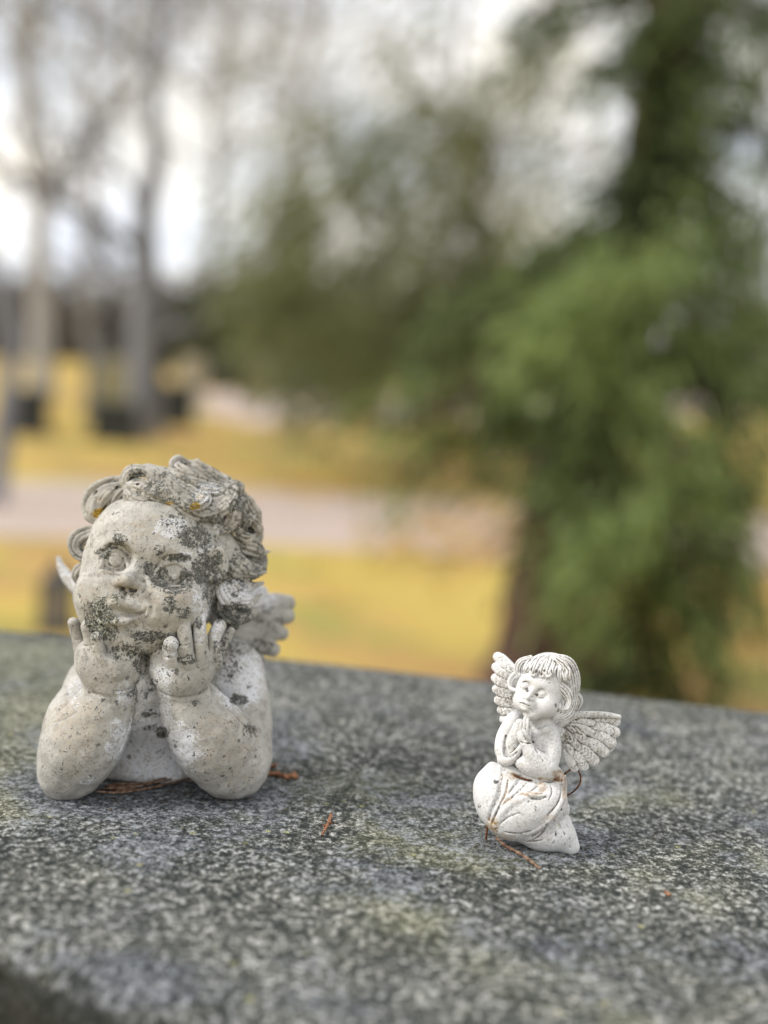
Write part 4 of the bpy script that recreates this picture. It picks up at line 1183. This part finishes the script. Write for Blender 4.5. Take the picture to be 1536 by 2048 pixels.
    for p_, w_ in (([(350, 986, 96), (372, 1004, 104), (396, 1012, 104), (414, 1002, 96), (420, 988, 86)], 9), ([(300, 962, 92), (322, 978, 98), (338, 996, 98), (334, 1012, 94)], 7),
                   ([(404, 1012, 96), (424, 1026, 94), (436, 1042, 88), (428, 1056, 86)], 8), ([(452, 972, 60), (470, 966, 52), (480, 978, 46), (476, 994, 44)], 7),
                   ([(398, 966, 66), (372, 950, 58), (352, 936, 44), (360, 924, 30), (380, 926, 22)], 11), ([(430, 968, 50), (410, 944, 36), (392, 930, 22), (402, 938, 10)], 9),
                   ([(486, 1030, 46), (504, 1044, 40), (516, 1060, 30), (508, 1076, 26)], 8), ([(462, 1050, 66), (478, 1068, 60), (496, 1074, 50), (512, 1068, 38)], 8),
                   ([(446, 1100, 64), (452, 1126, 68), (468, 1144, 62), (486, 1150, 50)], 8), ([(440, 1160, 62), (444, 1184, 66), (458, 1206, 62), (478, 1212, 50)], 8),
                   ([(262, 986, 74), (268, 1004, 80), (286, 1014, 86), (304, 1010, 90)], 6), ([(238, 970, 40), (222, 984, 40), (206, 1002, 36), (200, 1022, 32)], 7)):
        L(p_, [w_ * .5] + [w_] * (len(p_) - 2) + [2], [w_ * .5] + [w_ * .9] * (len(p_) - 2) + [2], 3, k=.8, twist=HRS.uniform(-50, 50))
    for a_, b_, c_ in (((420, 958), (470, 982), (508, 1030)), ((475, 1050), (505, 1060), (524, 1075)),
                       ((270, 955), (225, 960), (185, 990)), ((280, 968), (235, 974), (200, 1000))):
        g.carve([a_, b_, c_], 2.2, 0.3, 1.5)
    hs = dict(dark=[(400, 980, 110, 50, .34), (490, 1080, 50, 110, .34), (180, 1090, 40, 30, .4), (475, 1010, 20, 16, .7), (425, 1040, 26, 12, .8), (460, 1100, 30, 60, .55), (470, 1235, 40, 30, .9), (340, 1006, 60, 14, .6),
                    (300, 985, 50, 14, .55), (330, 960, 60, 14, .5), (495, 1040, 14, 26, .7), (500, 1150, 30, 20, .5), (272, 950, 20, 14, .7), (470, 1130, 30, 60, .5)],
              white=[(415, 985, 30, 26, .7), (432, 1062, 16, 20, .9), (470, 1190, 40, 40, 1), (500, 1140, 30, 20, .4), (270, 970, 20, 10, .4)],
              warm=[(400, 945, 60, 24, .8), (490, 1050, 50, 50, .8), (210, 1000, 50, 40, .5)],
              gold=[(208, 1028, 24, 15, 1), (392, 1012, 14, 8, .8), (400, 992, 10, 8, .6), (338, 1008, 10, 8, .7), (452, 1012, 14, 10, .3)])
    emit(S, g, 'hair', M['hairstone'], root, hs, 0, 4, 2.0, 2)

    # wings behind the shoulders
    w = Field(S, (440, 1150, -330), (620, 1340, -90), HB * 1.15)
    w.ell((500, 1262, -215), (52, 24, 52), 12)
    for p, r in (([(480, 1240, -200), (505, 1208, -214), (520, 1186, -224)], [26, 26, 18]),
                 ([(490, 1230, -205), (545, 1210, -224), (574, 1206, -236)], [26, 26, 19]),
                 ([(490, 1250, -200), (545, 1234, -216), (574, 1232, -230)], [24, 24, 18]),
                 ([(485, 1265, -196), (536, 1262, -208), (562, 1266, -220)], [24, 24, 17]),
                 ([(480, 1280, -192), (524, 1288, -204), (546, 1298, -214)], [24, 22, 16]),
                 ([(470, 1290, -190), (505, 1306, -198), (524, 1318, -204)], [18, 14, 9])):
        w.tube(p, r, 2.5, flat=0.7)
    ws = dict(dark=[(535, 1240, 30, 30, .4), (525, 1290, 30, 20, .5)], white=[(520, 1195, 40, 30, .8)], warm=[], gold=[])
    emit(S, w, 'wing', mat, root, ws, 1, 4, 0.5, 3)
    w = Field(S, (90, 1090, -300), (240, 1260, -60), HB * 1.15)
    w.ell((186, 1205, -160), (34, 20, 34), 10)
    for p, r in (([(186, 1190, -160), (146, 1166, -190), (126, 1140, -205), (117, 1117, -214)], [20, 16, 10, 6]),
                 ([(186, 1200, -158), (160, 1186, -180), (146, 1170, -192)], [18, 13, 8]),
                 ([(190, 1215, -155), (168, 1206, -172), (156, 1196, -180)], [16, 12, 8])):
        w.tube(p, r, 2.5, flat=0.7)
    emit(S, w, 'wing', mat, root, dict(dark=[], white=[(140, 1150, 40, 40, .6)], warm=[], gold=[]), 1, 4, 0.5, 4)

    # the shrubby lichen growing round the mouth: small forked twigs
    rs = np.random.RandomState(5)
    m = Field(S, (165, 1170, 30), (300, 1310, 190), 1.3)
    def tw(p, a, L, r, depth):
        q = (p[0] + math.cos(a) * L, p[1] + math.sin(a) * L, p[2] + rs.uniform(-1, 4))
        m.tube([p, q], [r, r * 0.8], k=0.8)
        if depth:
            for da in (rs.uniform(0.3, 0.9), -rs.uniform(0.3, 0.9)):
                tw(q, a + da, L * rs.uniform(0.6, 0.9), r * 0.75, depth - 1)
    for _ in range(40):
        t = rs.uniform(0, 1)
        cx, cy = (203 + rs.normal(0, 15), 1238 + rs.normal(0, 22)) if t < .85 else (226 + rs.normal(0, 8), 1194 + rs.normal(0, 5))
        tw((cx, cy, f.surf(cx, cy) + 1.5), rs.uniform(0, 6.28), rs.uniform(5, 10), rs.uniform(1.5, 2.2), 2)
    V, F = m.mesh(0)
    link_mesh('lichen_tuft', S.world(V), F[:, ::-1], M['lichen'], root, S.base)
    return S, f
# ---------------------------------------------------------------- the small praying angel, wired to the stone
def build_angel(mat):
    S = Sculpt((1080, 1500), (1060, 1697))
    H = HB * 0.55
    f = Field(S, (975, 1310, -60), (1150, 1580, 110), H)
    f.ell((1075, 1498, 0), (40, 34, 62), 6)
    f.tube([(1088, 1440, 14), (1082, 1470, 5)], [22, 30], 12)
    f.ell((1094, 1366, 12), (50, 46, 54), 4)
    f.ell((1074, 1384, 34), (42, 36, 46), 14)
    f.ell((1090, 1411, 46), (26, 24, 25), 9)
    f.ell((1045, 1402, 46), (19, 22, 22), 9)
    f.ell((1064, 1428, 50), (17, 17, 14), 8)
    f.ell((1056, 1408, 56), (17, 18, 15), 9)
    f.ell((1070, 1366, 50), (26, 18, 10), 9, rot=22)
    for c, r in (((1050, 1373), (12, 9, 11)), ((1083, 1389), (14, 9, 12))):
        d = f.surf(*c); f.ell((c[0], c[1], d + 3), r, 6, op='s')
        d = f.surf(*c); f.ell((c[0], c[1], d - 3), (r[0] - 3.5, 7, r[2] - 3.5), 1.5)
        f.carve([(c[0] - r[0] + 2, c[1] + 2), (c[0] - 5, c[1] - r[2] + 3), (c[0] + 5, c[1] - r[2] + 3), (c[0] + r[0] - 2, c[1] + 3)], 1.2, .4, 1.5)
        f.carve([(c[0] + 3.2 * math.cos(q), c[1] + 3.2 * math.sin(q)) for q in np.linspace(0.2, 2.9, 6)], 0.7, .4, .6)
    f.carve([(1054, 1381), (1059, 1384)], 3, 1, 2)
    f.carve([(1070, 1388), (1074, 1390)], 2.6, 1, 2)
    d = f.surf(1061, 1390)
    f.tube([(1066, 1378, d - 4), (1060, 1388, d + 2), (1055, 1395, d + 6)], [4.5, 4.5, 5.5], 5)
    f.ell((1063, 1399, d + 1), (4.5, 5, 4), 2.5); f.ell((1048, 1393, d - 1), (4, 5, 4), 2.5)
    f.tube(f.on([(1041, 1404, -1), (1048, 1403, 0), (1055, 1408, 0), (1062, 1415, -2)]), [2.5, 4, 4, 2.5], 3)
    f.tube(f.on([(1043, 1415, -2), (1050, 1418, 0), (1057, 1422, -2)]), [3, 4.5, 3], 3)
    f.carve([(1040, 1406), (1047, 1408), (1054, 1411), (1062, 1414)], [1.6, 2.2, 2.2, 1.4], .4, 1)
    # the viewer's right arm in its wide sleeve
    f.tube([(1100, 1466, 6), (1102, 1500, 16), (1093, 1538, 30)], [19, 21, 21], 6)
    f.tube([(1092, 1536, 36), (1066, 1512, 46), (1052, 1488, 52)], [22, 17, 11], 5)
    f.ell((1062, 1532, 34), (34, 22, 19), 8, rot=22)
    f.ell((1092, 1546, 24), (18, 18, 13), 8)
    f.carve([(1066, 1484), (1074, 1500), (1086, 1520)], [2.4, 3, 1.5], 0, 3)
    # the other arm, folded in a sleeve with an open cuff
    f.tube([(1028, 1440, 12), (1011, 1470, 14), (1006, 1500, 20), (1014, 1518, 28)], [17, 17, 17, 14], 6)
    f.tube([(1004, 1520, 28), (1018, 1520, 36), (1034, 1506, 44), (1044, 1490, 46)], [10, 10, 7, 5], 4)
    f.tube([(1022, 1508, 26), (1026, 1482, 34), (1032, 1458, 44)], [15, 14, 9], 2)
    f.carve([(1012, 1472), (1010, 1490), (1011, 1508), (1022, 1512), (1034, 1504)], [2.6, 4.2, 4.4, 3.6, 2], 0, 1.2)
    # hands pressed together, fingers up
    f.ell((1048, 1472, 54), (14, 9, 18), 3, rot=-4)
    for x0, x1, y1, dd in ((1041, 1042, 1441, 56), (1047, 1049, 1437, 59), (1053, 1055, 1438, 59), (1059, 1060, 1444, 55)):
        f.tube([(x0, 1468, dd), (x1, 1450, dd + 1), (x1 + 1, y1, dd)], [4.2, 3.9, 3.3], 0.8)
    f.tube([(1057, 1478, 60), (1052, 1468, 66), (1047, 1460, 66)], [4.4, 4.2, 3.4], 1)
    f.ell((1033, 1466, 46), (9, 9, 18), 2)
    for x0, x1, y1, dd in ((1028, 1029, 1448, 46), (1033, 1034, 1443, 50), (1037, 1038, 1441, 51)):
        f.tube([(x0, 1468, dd), (x1, 1455, dd + 1), (x1 + 1, y1, dd)], [4.2, 4, 3.6], 0.8)
    f.carve([(1040, 1484), (1050, 1487), (1062, 1486)], 1.6, .5, 1.5)
    root = empty('angel_figurine', tuple(S.base))
    tag(root, 'small white kneeling angel praying with folded hands and spread wings, rust stained at the waist', 'figurine')
    rust = [(1118, 1548, 18, 9, 1), (1092, 1558, 30, 4, .8), (1040, 1550, 24, 4, .6)]
    skin = dict(rust=rust, dark=[(1030, 1540, 12, 5, .7)], gold=[(1047, 1525, 8, 6, .35)], grime=[(1060, 1500, 70, 60, .3)])
    emit(S, f, 'body', mat, root, skin, 1, 4, 0.25, 11)

    # hair
    g = Field(S, (1000, 1290, -70), (1175, 1460, 90), H)
    def on(pts): return [(p[0], p[1], f.surf(p[0], p[1]) + p[2]) for p in pts]
    g.ell((1101, 1358, -8), (53, 48, 53), 4)
    g.ell((1094, 1342, 8), (44, 44, 36), 8)
    top = (1100, 1316)
    for x1, y1, x2, y2, w in ((1050, 1330, 1032, 1350, 6), (1058, 1324, 1040, 1344, 6), (1066, 1322, 1047, 1349, 7), (1074, 1320, 1058, 1346, 6), (1084, 1318, 1066, 1355, 7), (1092, 1320, 1080, 1352, 6),
                              (1100, 1322, 1092, 1360, 7), (1110, 1322, 1106, 1356, 6), (1118, 1326, 1120, 1368, 7), (1126, 1330, 1131, 1366, 6), (1132, 1338, 1140, 1374, 6)):
        d0 = g.surf(*top)
        dm = max(g.surf(x1, y1), f.surf(x1, y1)); de = max(f.surf(x2, y2), g.surf(x2, y2) - 2)
        sw = (x1 + x2) / 2 - 3
        g.lock([(top[0], top[1], d0 - 4), (x1, y1, dm + 0.5), (sw, y1 * .4 + y2 * .6 - 2, max(dm, de) + 1.5), (x2 + 1, y2 - 2, de - 1)], [3, w, w * .9, 2], [3, 4, 4.5, 2], 3, k=.6, twist=HRS.uniform(-20, 20))
    for cx, cy in ((1066, 1347), (1082, 1350), (1097, 1349)):
        dd = max(f.surf(cx, cy), g.surf(cx, cy))
        g.tube([(cx - 5, cy - 3, dd - 1), (cx - 1, cy + 4, dd + 1), (cx + 5, cy + 1, dd + 1), (cx + 2, cy - 4, dd)], [3, 3.4, 3, 2], 1)
    g.lock([(1104, 1312, 34), (1124, 1324, 38), (1137, 1350, 34), (1142, 1380, 26), (1143, 1404, 26), (1134, 1424, 30), (1118, 1432, 34), (1105, 1426, 38), (1104, 1415, 40)],
           [7, 11, 13, 12, 11, 12, 10, 7, 3], [8, 11, 13, 12, 12, 12, 10, 7, 3], 6, k=1.2)
    g.lock([(1102, 1366, 50), (1120, 1374, 46), (1134, 1388, 40), (1139, 1404, 38), (1132, 1418, 40), (1121, 1416, 42), (1119, 1407, 42)], [5, 9, 9, 7, 6, 5, 2.5], [5, 8, 8, 7, 6, 5, 2.5], 4, k=1.2)
    g.lock([(1108, 1316, 14), (1134, 1326, 16), (1148, 1348, 12), (1151, 1376, 4), (1147, 1396, -4)], [8, 12, 11, 9, 4], [8, 12, 12, 10, 4], 5, k=1)
    g.lock([(1106, 1352, 46), (1122, 1362, 44), (1140, 1366, 34), (1150, 1360, 26)], [4, 7, 7, 3], [4, 6, 6, 3], 4, k=1)
    g.lock([(1126, 1390, 30), (1128, 1412, 32), (1118, 1428, 36), (1106, 1424, 40)], [6, 8, 8, 4], [6, 8, 8, 4], 4, k=1.2)
    g.lock([(1148, 1390, -10), (1156, 1402, -16), (1152, 1420, -14)], [9, 8, 4], [9, 8, 4], 3, k=1.2)
    g.lock([(1064, 1316, 34), (1042, 1326, 34), (1036, 1342, 32), (1040, 1352, 34)], [6, 8, 7, 4], [6, 8, 7, 4], 4, k=1)
    g.tube([(1042, 1340, 30), (1026, 1350, 22), (1018, 1364, 18), (1022, 1377, 18), (1032, 1380, 22), (1038, 1370, 26)], [4.5, 4.5, 4, 4.5, 4, 3], 1.5)
    g.ell((1034, 1362, 6), (12, 8, 16), 4)
    for a, b, c in (((1112, 1316), (1135, 1338), (1144, 1368)), ((1120, 1312), (1144, 1338), (1150, 1370)), ((1108, 1322), (1126, 1342), (1136, 1368))):
        g.carve([a, b, c], 1.3, 0.2, 1.2)
    emit(S, g, 'hair', mat, root, dict(rust=[], dark=[(1089, 1341, 3, 3, 1)], gold=[],
                                         grime=[(1140, 1330, 20, 20, .8), (1152, 1400, 12, 30, .7), (1080, 1308, 24, 6, .5), (1095, 1370, 70, 80, .35)]), 1, 4, 0.15, 12)

    # the robe gathered round the kneeling legs
    r = Field(S, (925, 1425, -95), (1175, 1725, 110), H)
    r.ell((1078, 1568, -8), (54, 42, 36), 6)
    r.ell((1064, 1616, 18), (72, 46, 52), 16, rot=-18)
    r.ell((982, 1590, 10), (34, 36, 52), 18, rot=-14)
    r.ell((1010, 1608, 14), (52, 42, 56), 20)
    r.ell((985, 1548, 8), (17, 22, 24), 12)
    r.ell((1030, 1646, 14), (46, 36, 34), 18)
    r.ell((1092, 1672, 2), (56, 34, 26), 12)
    r.ell((1100, 1682, -2), (46, 26, 20), 10)
    r.ell((1128, 1688, -8), (26, 20, 14), 8)
    r.ell((1075, 1545, -4), (46, 34, 26), 8)
    r.ell((1020, 1548, 6), (36, 28, 24), 10)
    r.tube([(1108, 1560, -12), (1106, 1600, -10), (1086, 1650, 4)], [22, 24, 30], 12)
    r.tube([(1096, 1650, -2), (1126, 1672, -8), (1140, 1694, -10)], [34, 24, 18], 8)
    r.tube([(1128, 1624, -22), (1140, 1660, -16), (1148, 1696, -14)], [7, 9, 8], 8)
    r.ell((1131, 1618, -20), (9, 10, 14), 2)
    # folds
    r.carve([(1006, 1540), (1001, 1568), (996, 1594), (984, 1620), (977, 1640)], [3, 4, 5, 4, 3], 0, 4)
    r.carve([(1040, 1556), (1030, 1570), (1018, 1586)], [3, 3, 1.5], 0, 3)
    r.carve([(984, 1646), (996, 1622), (1012, 1604), (1036, 1592), (1060, 1584), (1074, 1572), (1082, 1560)], [2.4, 3, 3.2, 3, 3, 3, 3], 0, 3)
    r.ridge([(990, 1652), (1004, 1626), (1020, 1608), (1040, 1598), (1062, 1590), (1080, 1578), (1090, 1562)], [2, 4, 5, 5, 4, 3, 2], -2, 8)
    r.ridge([(1052, 1586), (1062, 1590), (1076, 1592), (1090, 1590)], [3, 4, 3, 2], 1, 2)
    r.carve([(1064, 1598), (1078, 1599), (1092, 1594)], 1.8, 0.5, 2)
    r.ridge([(1131, 1552), (1130, 1580), (1122, 1606), (1104, 1634), (1080, 1656), (1056, 1668)], [2, 4, 4.5, 4.5, 4, 2], -1.5, 6)
    r.carve([(1136, 1560), (1134, 1586), (1127, 1610), (1110, 1638), (1086, 1661), (1066, 1673)], 2.6, 0, 2)
    r.carve([(1124, 1560), (1122, 1586), (1114, 1608), (1096, 1630)], 1.6, 0.3, 2.4)
    r.carve([(1094, 1650), (1086, 1664), (1070, 1678), (1056, 1684)], [2.6, 2.6, 2.2, 1], 0.2, 2.4)
    r.carve([(1122, 1618), (1134, 1650), (1139, 1680), (1140, 1696)], 1.5, 0.2, 1.5)
    for p_, w_ in (([(1016, 1560), (1012, 1584), (1000, 1610), (990, 1632)], 2.2), ([(1052, 1566), (1040, 1580), (1024, 1594)], 2.2), ([(1100, 1566), (1104, 1584), (1098, 1600)], 2),
                   ([(1010, 1664), (1036, 1668), (1060, 1662)], 1.8), ([(1024, 1680), (1052, 1684), (1084, 1680)], 1.6), ([(1108, 1640), (1112, 1664), (1106, 1688)], 2.2),
                   ([(1000, 1648), (1018, 1634), (1040, 1626)], 1.6), ([(1120, 1640), (1128, 1664), (1130, 1690)], 1.6)):
        r.carve(p_, [w_ * .5] + [w_] * (len(p_) - 2) + [w_ * .5], 0, 2.4)
    # the waist, and the band of cloth across the chest
    r.carve([(1004, 1536), (1020, 1546), (1044, 1556), (1080, 1566), (1110, 1560), (1134, 1546)], 3, 0.5, 4)
    pts = [(1066, 1470), (1080, 1464), (1098, 1456), (1118, 1446)]
    for o_, rr in ((-3.5, 2.2), (0, 3.2), (3.5, 2.2)):
        r.tube([(x + o_ * .4, y + o_, f.surf(x, y + o_) + 1.5) for x, y in pts], rr, 1.2)
    r.tube([(x, y, f.surf(x, y) + 1) for x, y in ((1116, 1448), (1126, 1456), (1126, 1475))], 3, 1.5)
    r.cut_ground(0.0, 1.5)
    emit(S, r, 'robe', mat, root, dict(rust=[(1122, 1552, 22, 14, 1), (1084, 1574, 10, 12, .9), (1060, 1588, 24, 5, .9), (1020, 1604, 28, 8, .7),
                                               (985, 1650, 16, 20, .8), (1004, 1674, 30, 9, .8), (1130, 1575, 8, 30, .8), (1100, 1636, 24, 8, .7), (1010, 1575, 8, 26, .6),
                                               (1020, 1552, 18, 8, .8), (1006, 1560, 6, 20, .5)],
                                         dark=[(992, 1563, 6, 5, 1), (958, 1612, 4, 5, .9), (1071, 1617, 3, 6, .7), (1034, 1532, 10, 6, .8), (1006, 1552, 5, 10, .6)],
                                         gold=[(1110, 1648, 14, 8, .4), (990, 1655, 20, 12, .5)], grime=[(1060, 1620, 110, 90, .3), (1120, 1590, 14, 30, .4)]), 1, 4, 0.3, 13)

    # wings
    w = Field(S, (1105, 1405, -75), (1265, 1570, 45), H)
    rows = (([(1168, 1444, -22), (1204, 1437, -20), (1231, 1443, -22)], 12), ([(1166, 1457, -20), (1204, 1457, -17), (1230, 1465, -20)], 13),
            ([(1162, 1468, -18), (1198, 1473, -14), (1222, 1486, -18)], 13), ([(1156, 1480, -15), (1188, 1490, -11), (1208, 1504, -15)], 13),
            ([(1148, 1490, -12), (1170, 1505, -8), (1188, 1521, -12)], 13), ([(1140, 1498, -9), (1156, 1516, -6), (1168, 1532, -10)], 12),
            ([(1132, 1504, -6), (1142, 1522, -4), (1149, 1536, -8)], 10))
    w.ell((1186, 1474, -25), (48, 6, 34), 2, rot=24)
    for p, q in rows: w.tube(p, [q * .8, q * 1.05, q * .85], 0.5, flat=0.5)
    rows2 = (([(1138, 1450, -14), (1162, 1442, -9), (1184, 1446, -13)], 9), ([(1138, 1460, -12), (1164, 1458, -6), (1184, 1466, -10)], 9),
             ([(1136, 1470, -10), (1158, 1474, -4), (1174, 1485, -8)], 9), ([(1134, 1480, -8), (1150, 1488, -2), (1160, 1500, -6)], 8),
             ([(1130, 1488, -6), (1140, 1498, -1), (1144, 1511, -4)], 7))
    for p, q in rows2: w.tube(p, [q * .8, q * 1.0, q * .8], 0.6, flat=0.55)
    rs = np.random.RandomState(3)
    for i in range(26):
        t = rs.uniform(0, 1, 2); x = 1130 + t[0] * 40; y = 1438 + t[1] * (50 - t[0] * 14)
        dd = w.surf(x, y); a = 0.35 + 0.8 * t[1]
        w.tube([(x - 6 * math.cos(a), y - 6 * math.sin(a), dd - 1), (x + 5 * math.cos(a), y + 5 * math.sin(a), dd + 1)], [3, 3.6], 0.4, flat=0.7)
    w.tube([(1124, 1446, -8), (1148, 1432, -8), (1180, 1429, -10), (1214, 1430, -14), (1238, 1434, -20)], [9, 8, 7, 6, 5], 3)
    w.tube([(1112, 1462, -10), (1130, 1476, -8)], [16, 14], 4, flat=.6)
    for p, q in rows:   # barbs
        a, b = np.array(p[0]), np.array(p[-1]); m_ = np.array(p[1])
        for t in np.linspace(.45, .95, 4):
            c = a + (b - a) * t + (m_ - (a + b) / 2) * 4 * t * (1 - t)
            dr = (b - a)[:2] / np.linalg.norm((b - a)[:2]); nn = np.array([-dr[1], dr[0]])
            for sgn in (-1, 1):
                p0 = c[:2] + dr * 2; p1 = c[:2] - dr * 4 + nn * sgn * q * .62
                w.carve([tuple(p0), tuple(p1)], .7, .2, .7)
    emit(S, w, 'wing', mat, root, dict(rust=[], dark=[(1142, 1480, 16, 22, .45)], gold=[], grime=[(1145, 1475, 26, 30, 1), (1170, 1450, 20, 10, .6), (1190, 1480, 70, 70, .6)]), 0, 3, 0.1, 14)
    w = Field(S, (965, 1290, -80), (1060, 1475, 30), H)
    rows = (([(1044, 1362, -18), (1016, 1334, -20), (996, 1314, -26)], 11), ([(1042, 1376, -16), (1012, 1352, -17), (992, 1334, -23)], 10),
            ([(1040, 1390, -14), (1010, 1370, -14), (991, 1356, -20)], 10), ([(1038, 1402, -12), (1012, 1388, -11), (993, 1378, -17)], 10),
            ([(1038, 1416, -10), (1014, 1406, -9), (997, 1400, -15)], 10), ([(1036, 1428, -8), (1016, 1424, -7), (1002, 1420, -13)], 9),
            ([(1034, 1440, -6), (1020, 1440, -5), (1007, 1438, -11)], 9))
    w.ell((1018, 1375, -24), (24, 7, 52), 2, rot=-10)
    for p, q in rows: w.tube(p, [q, q * 1.25, q * .95], 0.5, flat=0.5)
    w.tube([(1046, 1352, -16), (1026, 1334, -16), (1006, 1314, -22), (996, 1311, -26)], [7, 6, 6, 4], 2)
    for p, q in rows:
        a, b = np.array(p[0]), np.array(p[-1])
        w.carve([tuple((a * .7 + b * .3)[:2]), tuple((a * .1 + b * .9)[:2])], .7, .2, .7)
        for t in np.linspace(.3, .95, 5):
            c = a + (b - a) * t; dr = (b - a)[:2] / np.linalg.norm((b - a)[:2]); nn = np.array([-dr[1], dr[0]])
            for sgn in (-1, 1):
                w.carve([tuple(c[:2] + dr), tuple(c[:2] - dr * 3 + nn * sgn * q * .6)], .6, .2, .6)
    emit(S, w, 'wing', mat, root, dict(rust=[], dark=[(1022, 1400, 12, 30, .5), (1015, 1425, 16, 10, .5)], gold=[], grime=[(1010, 1385, 26, 50, 1)]), 0, 3, 0.1, 15)
    return S
# ---------------------------------------------------------------- build it
HB = 1.5                       # sculpting grid, in photo pixels at the figure
build_slab()
build_ground()
build_cherub(M['cherub'])
ANGEL = build_angel(M['angel'])
build_litter()
build_grit()
build_graves()
build_trees()
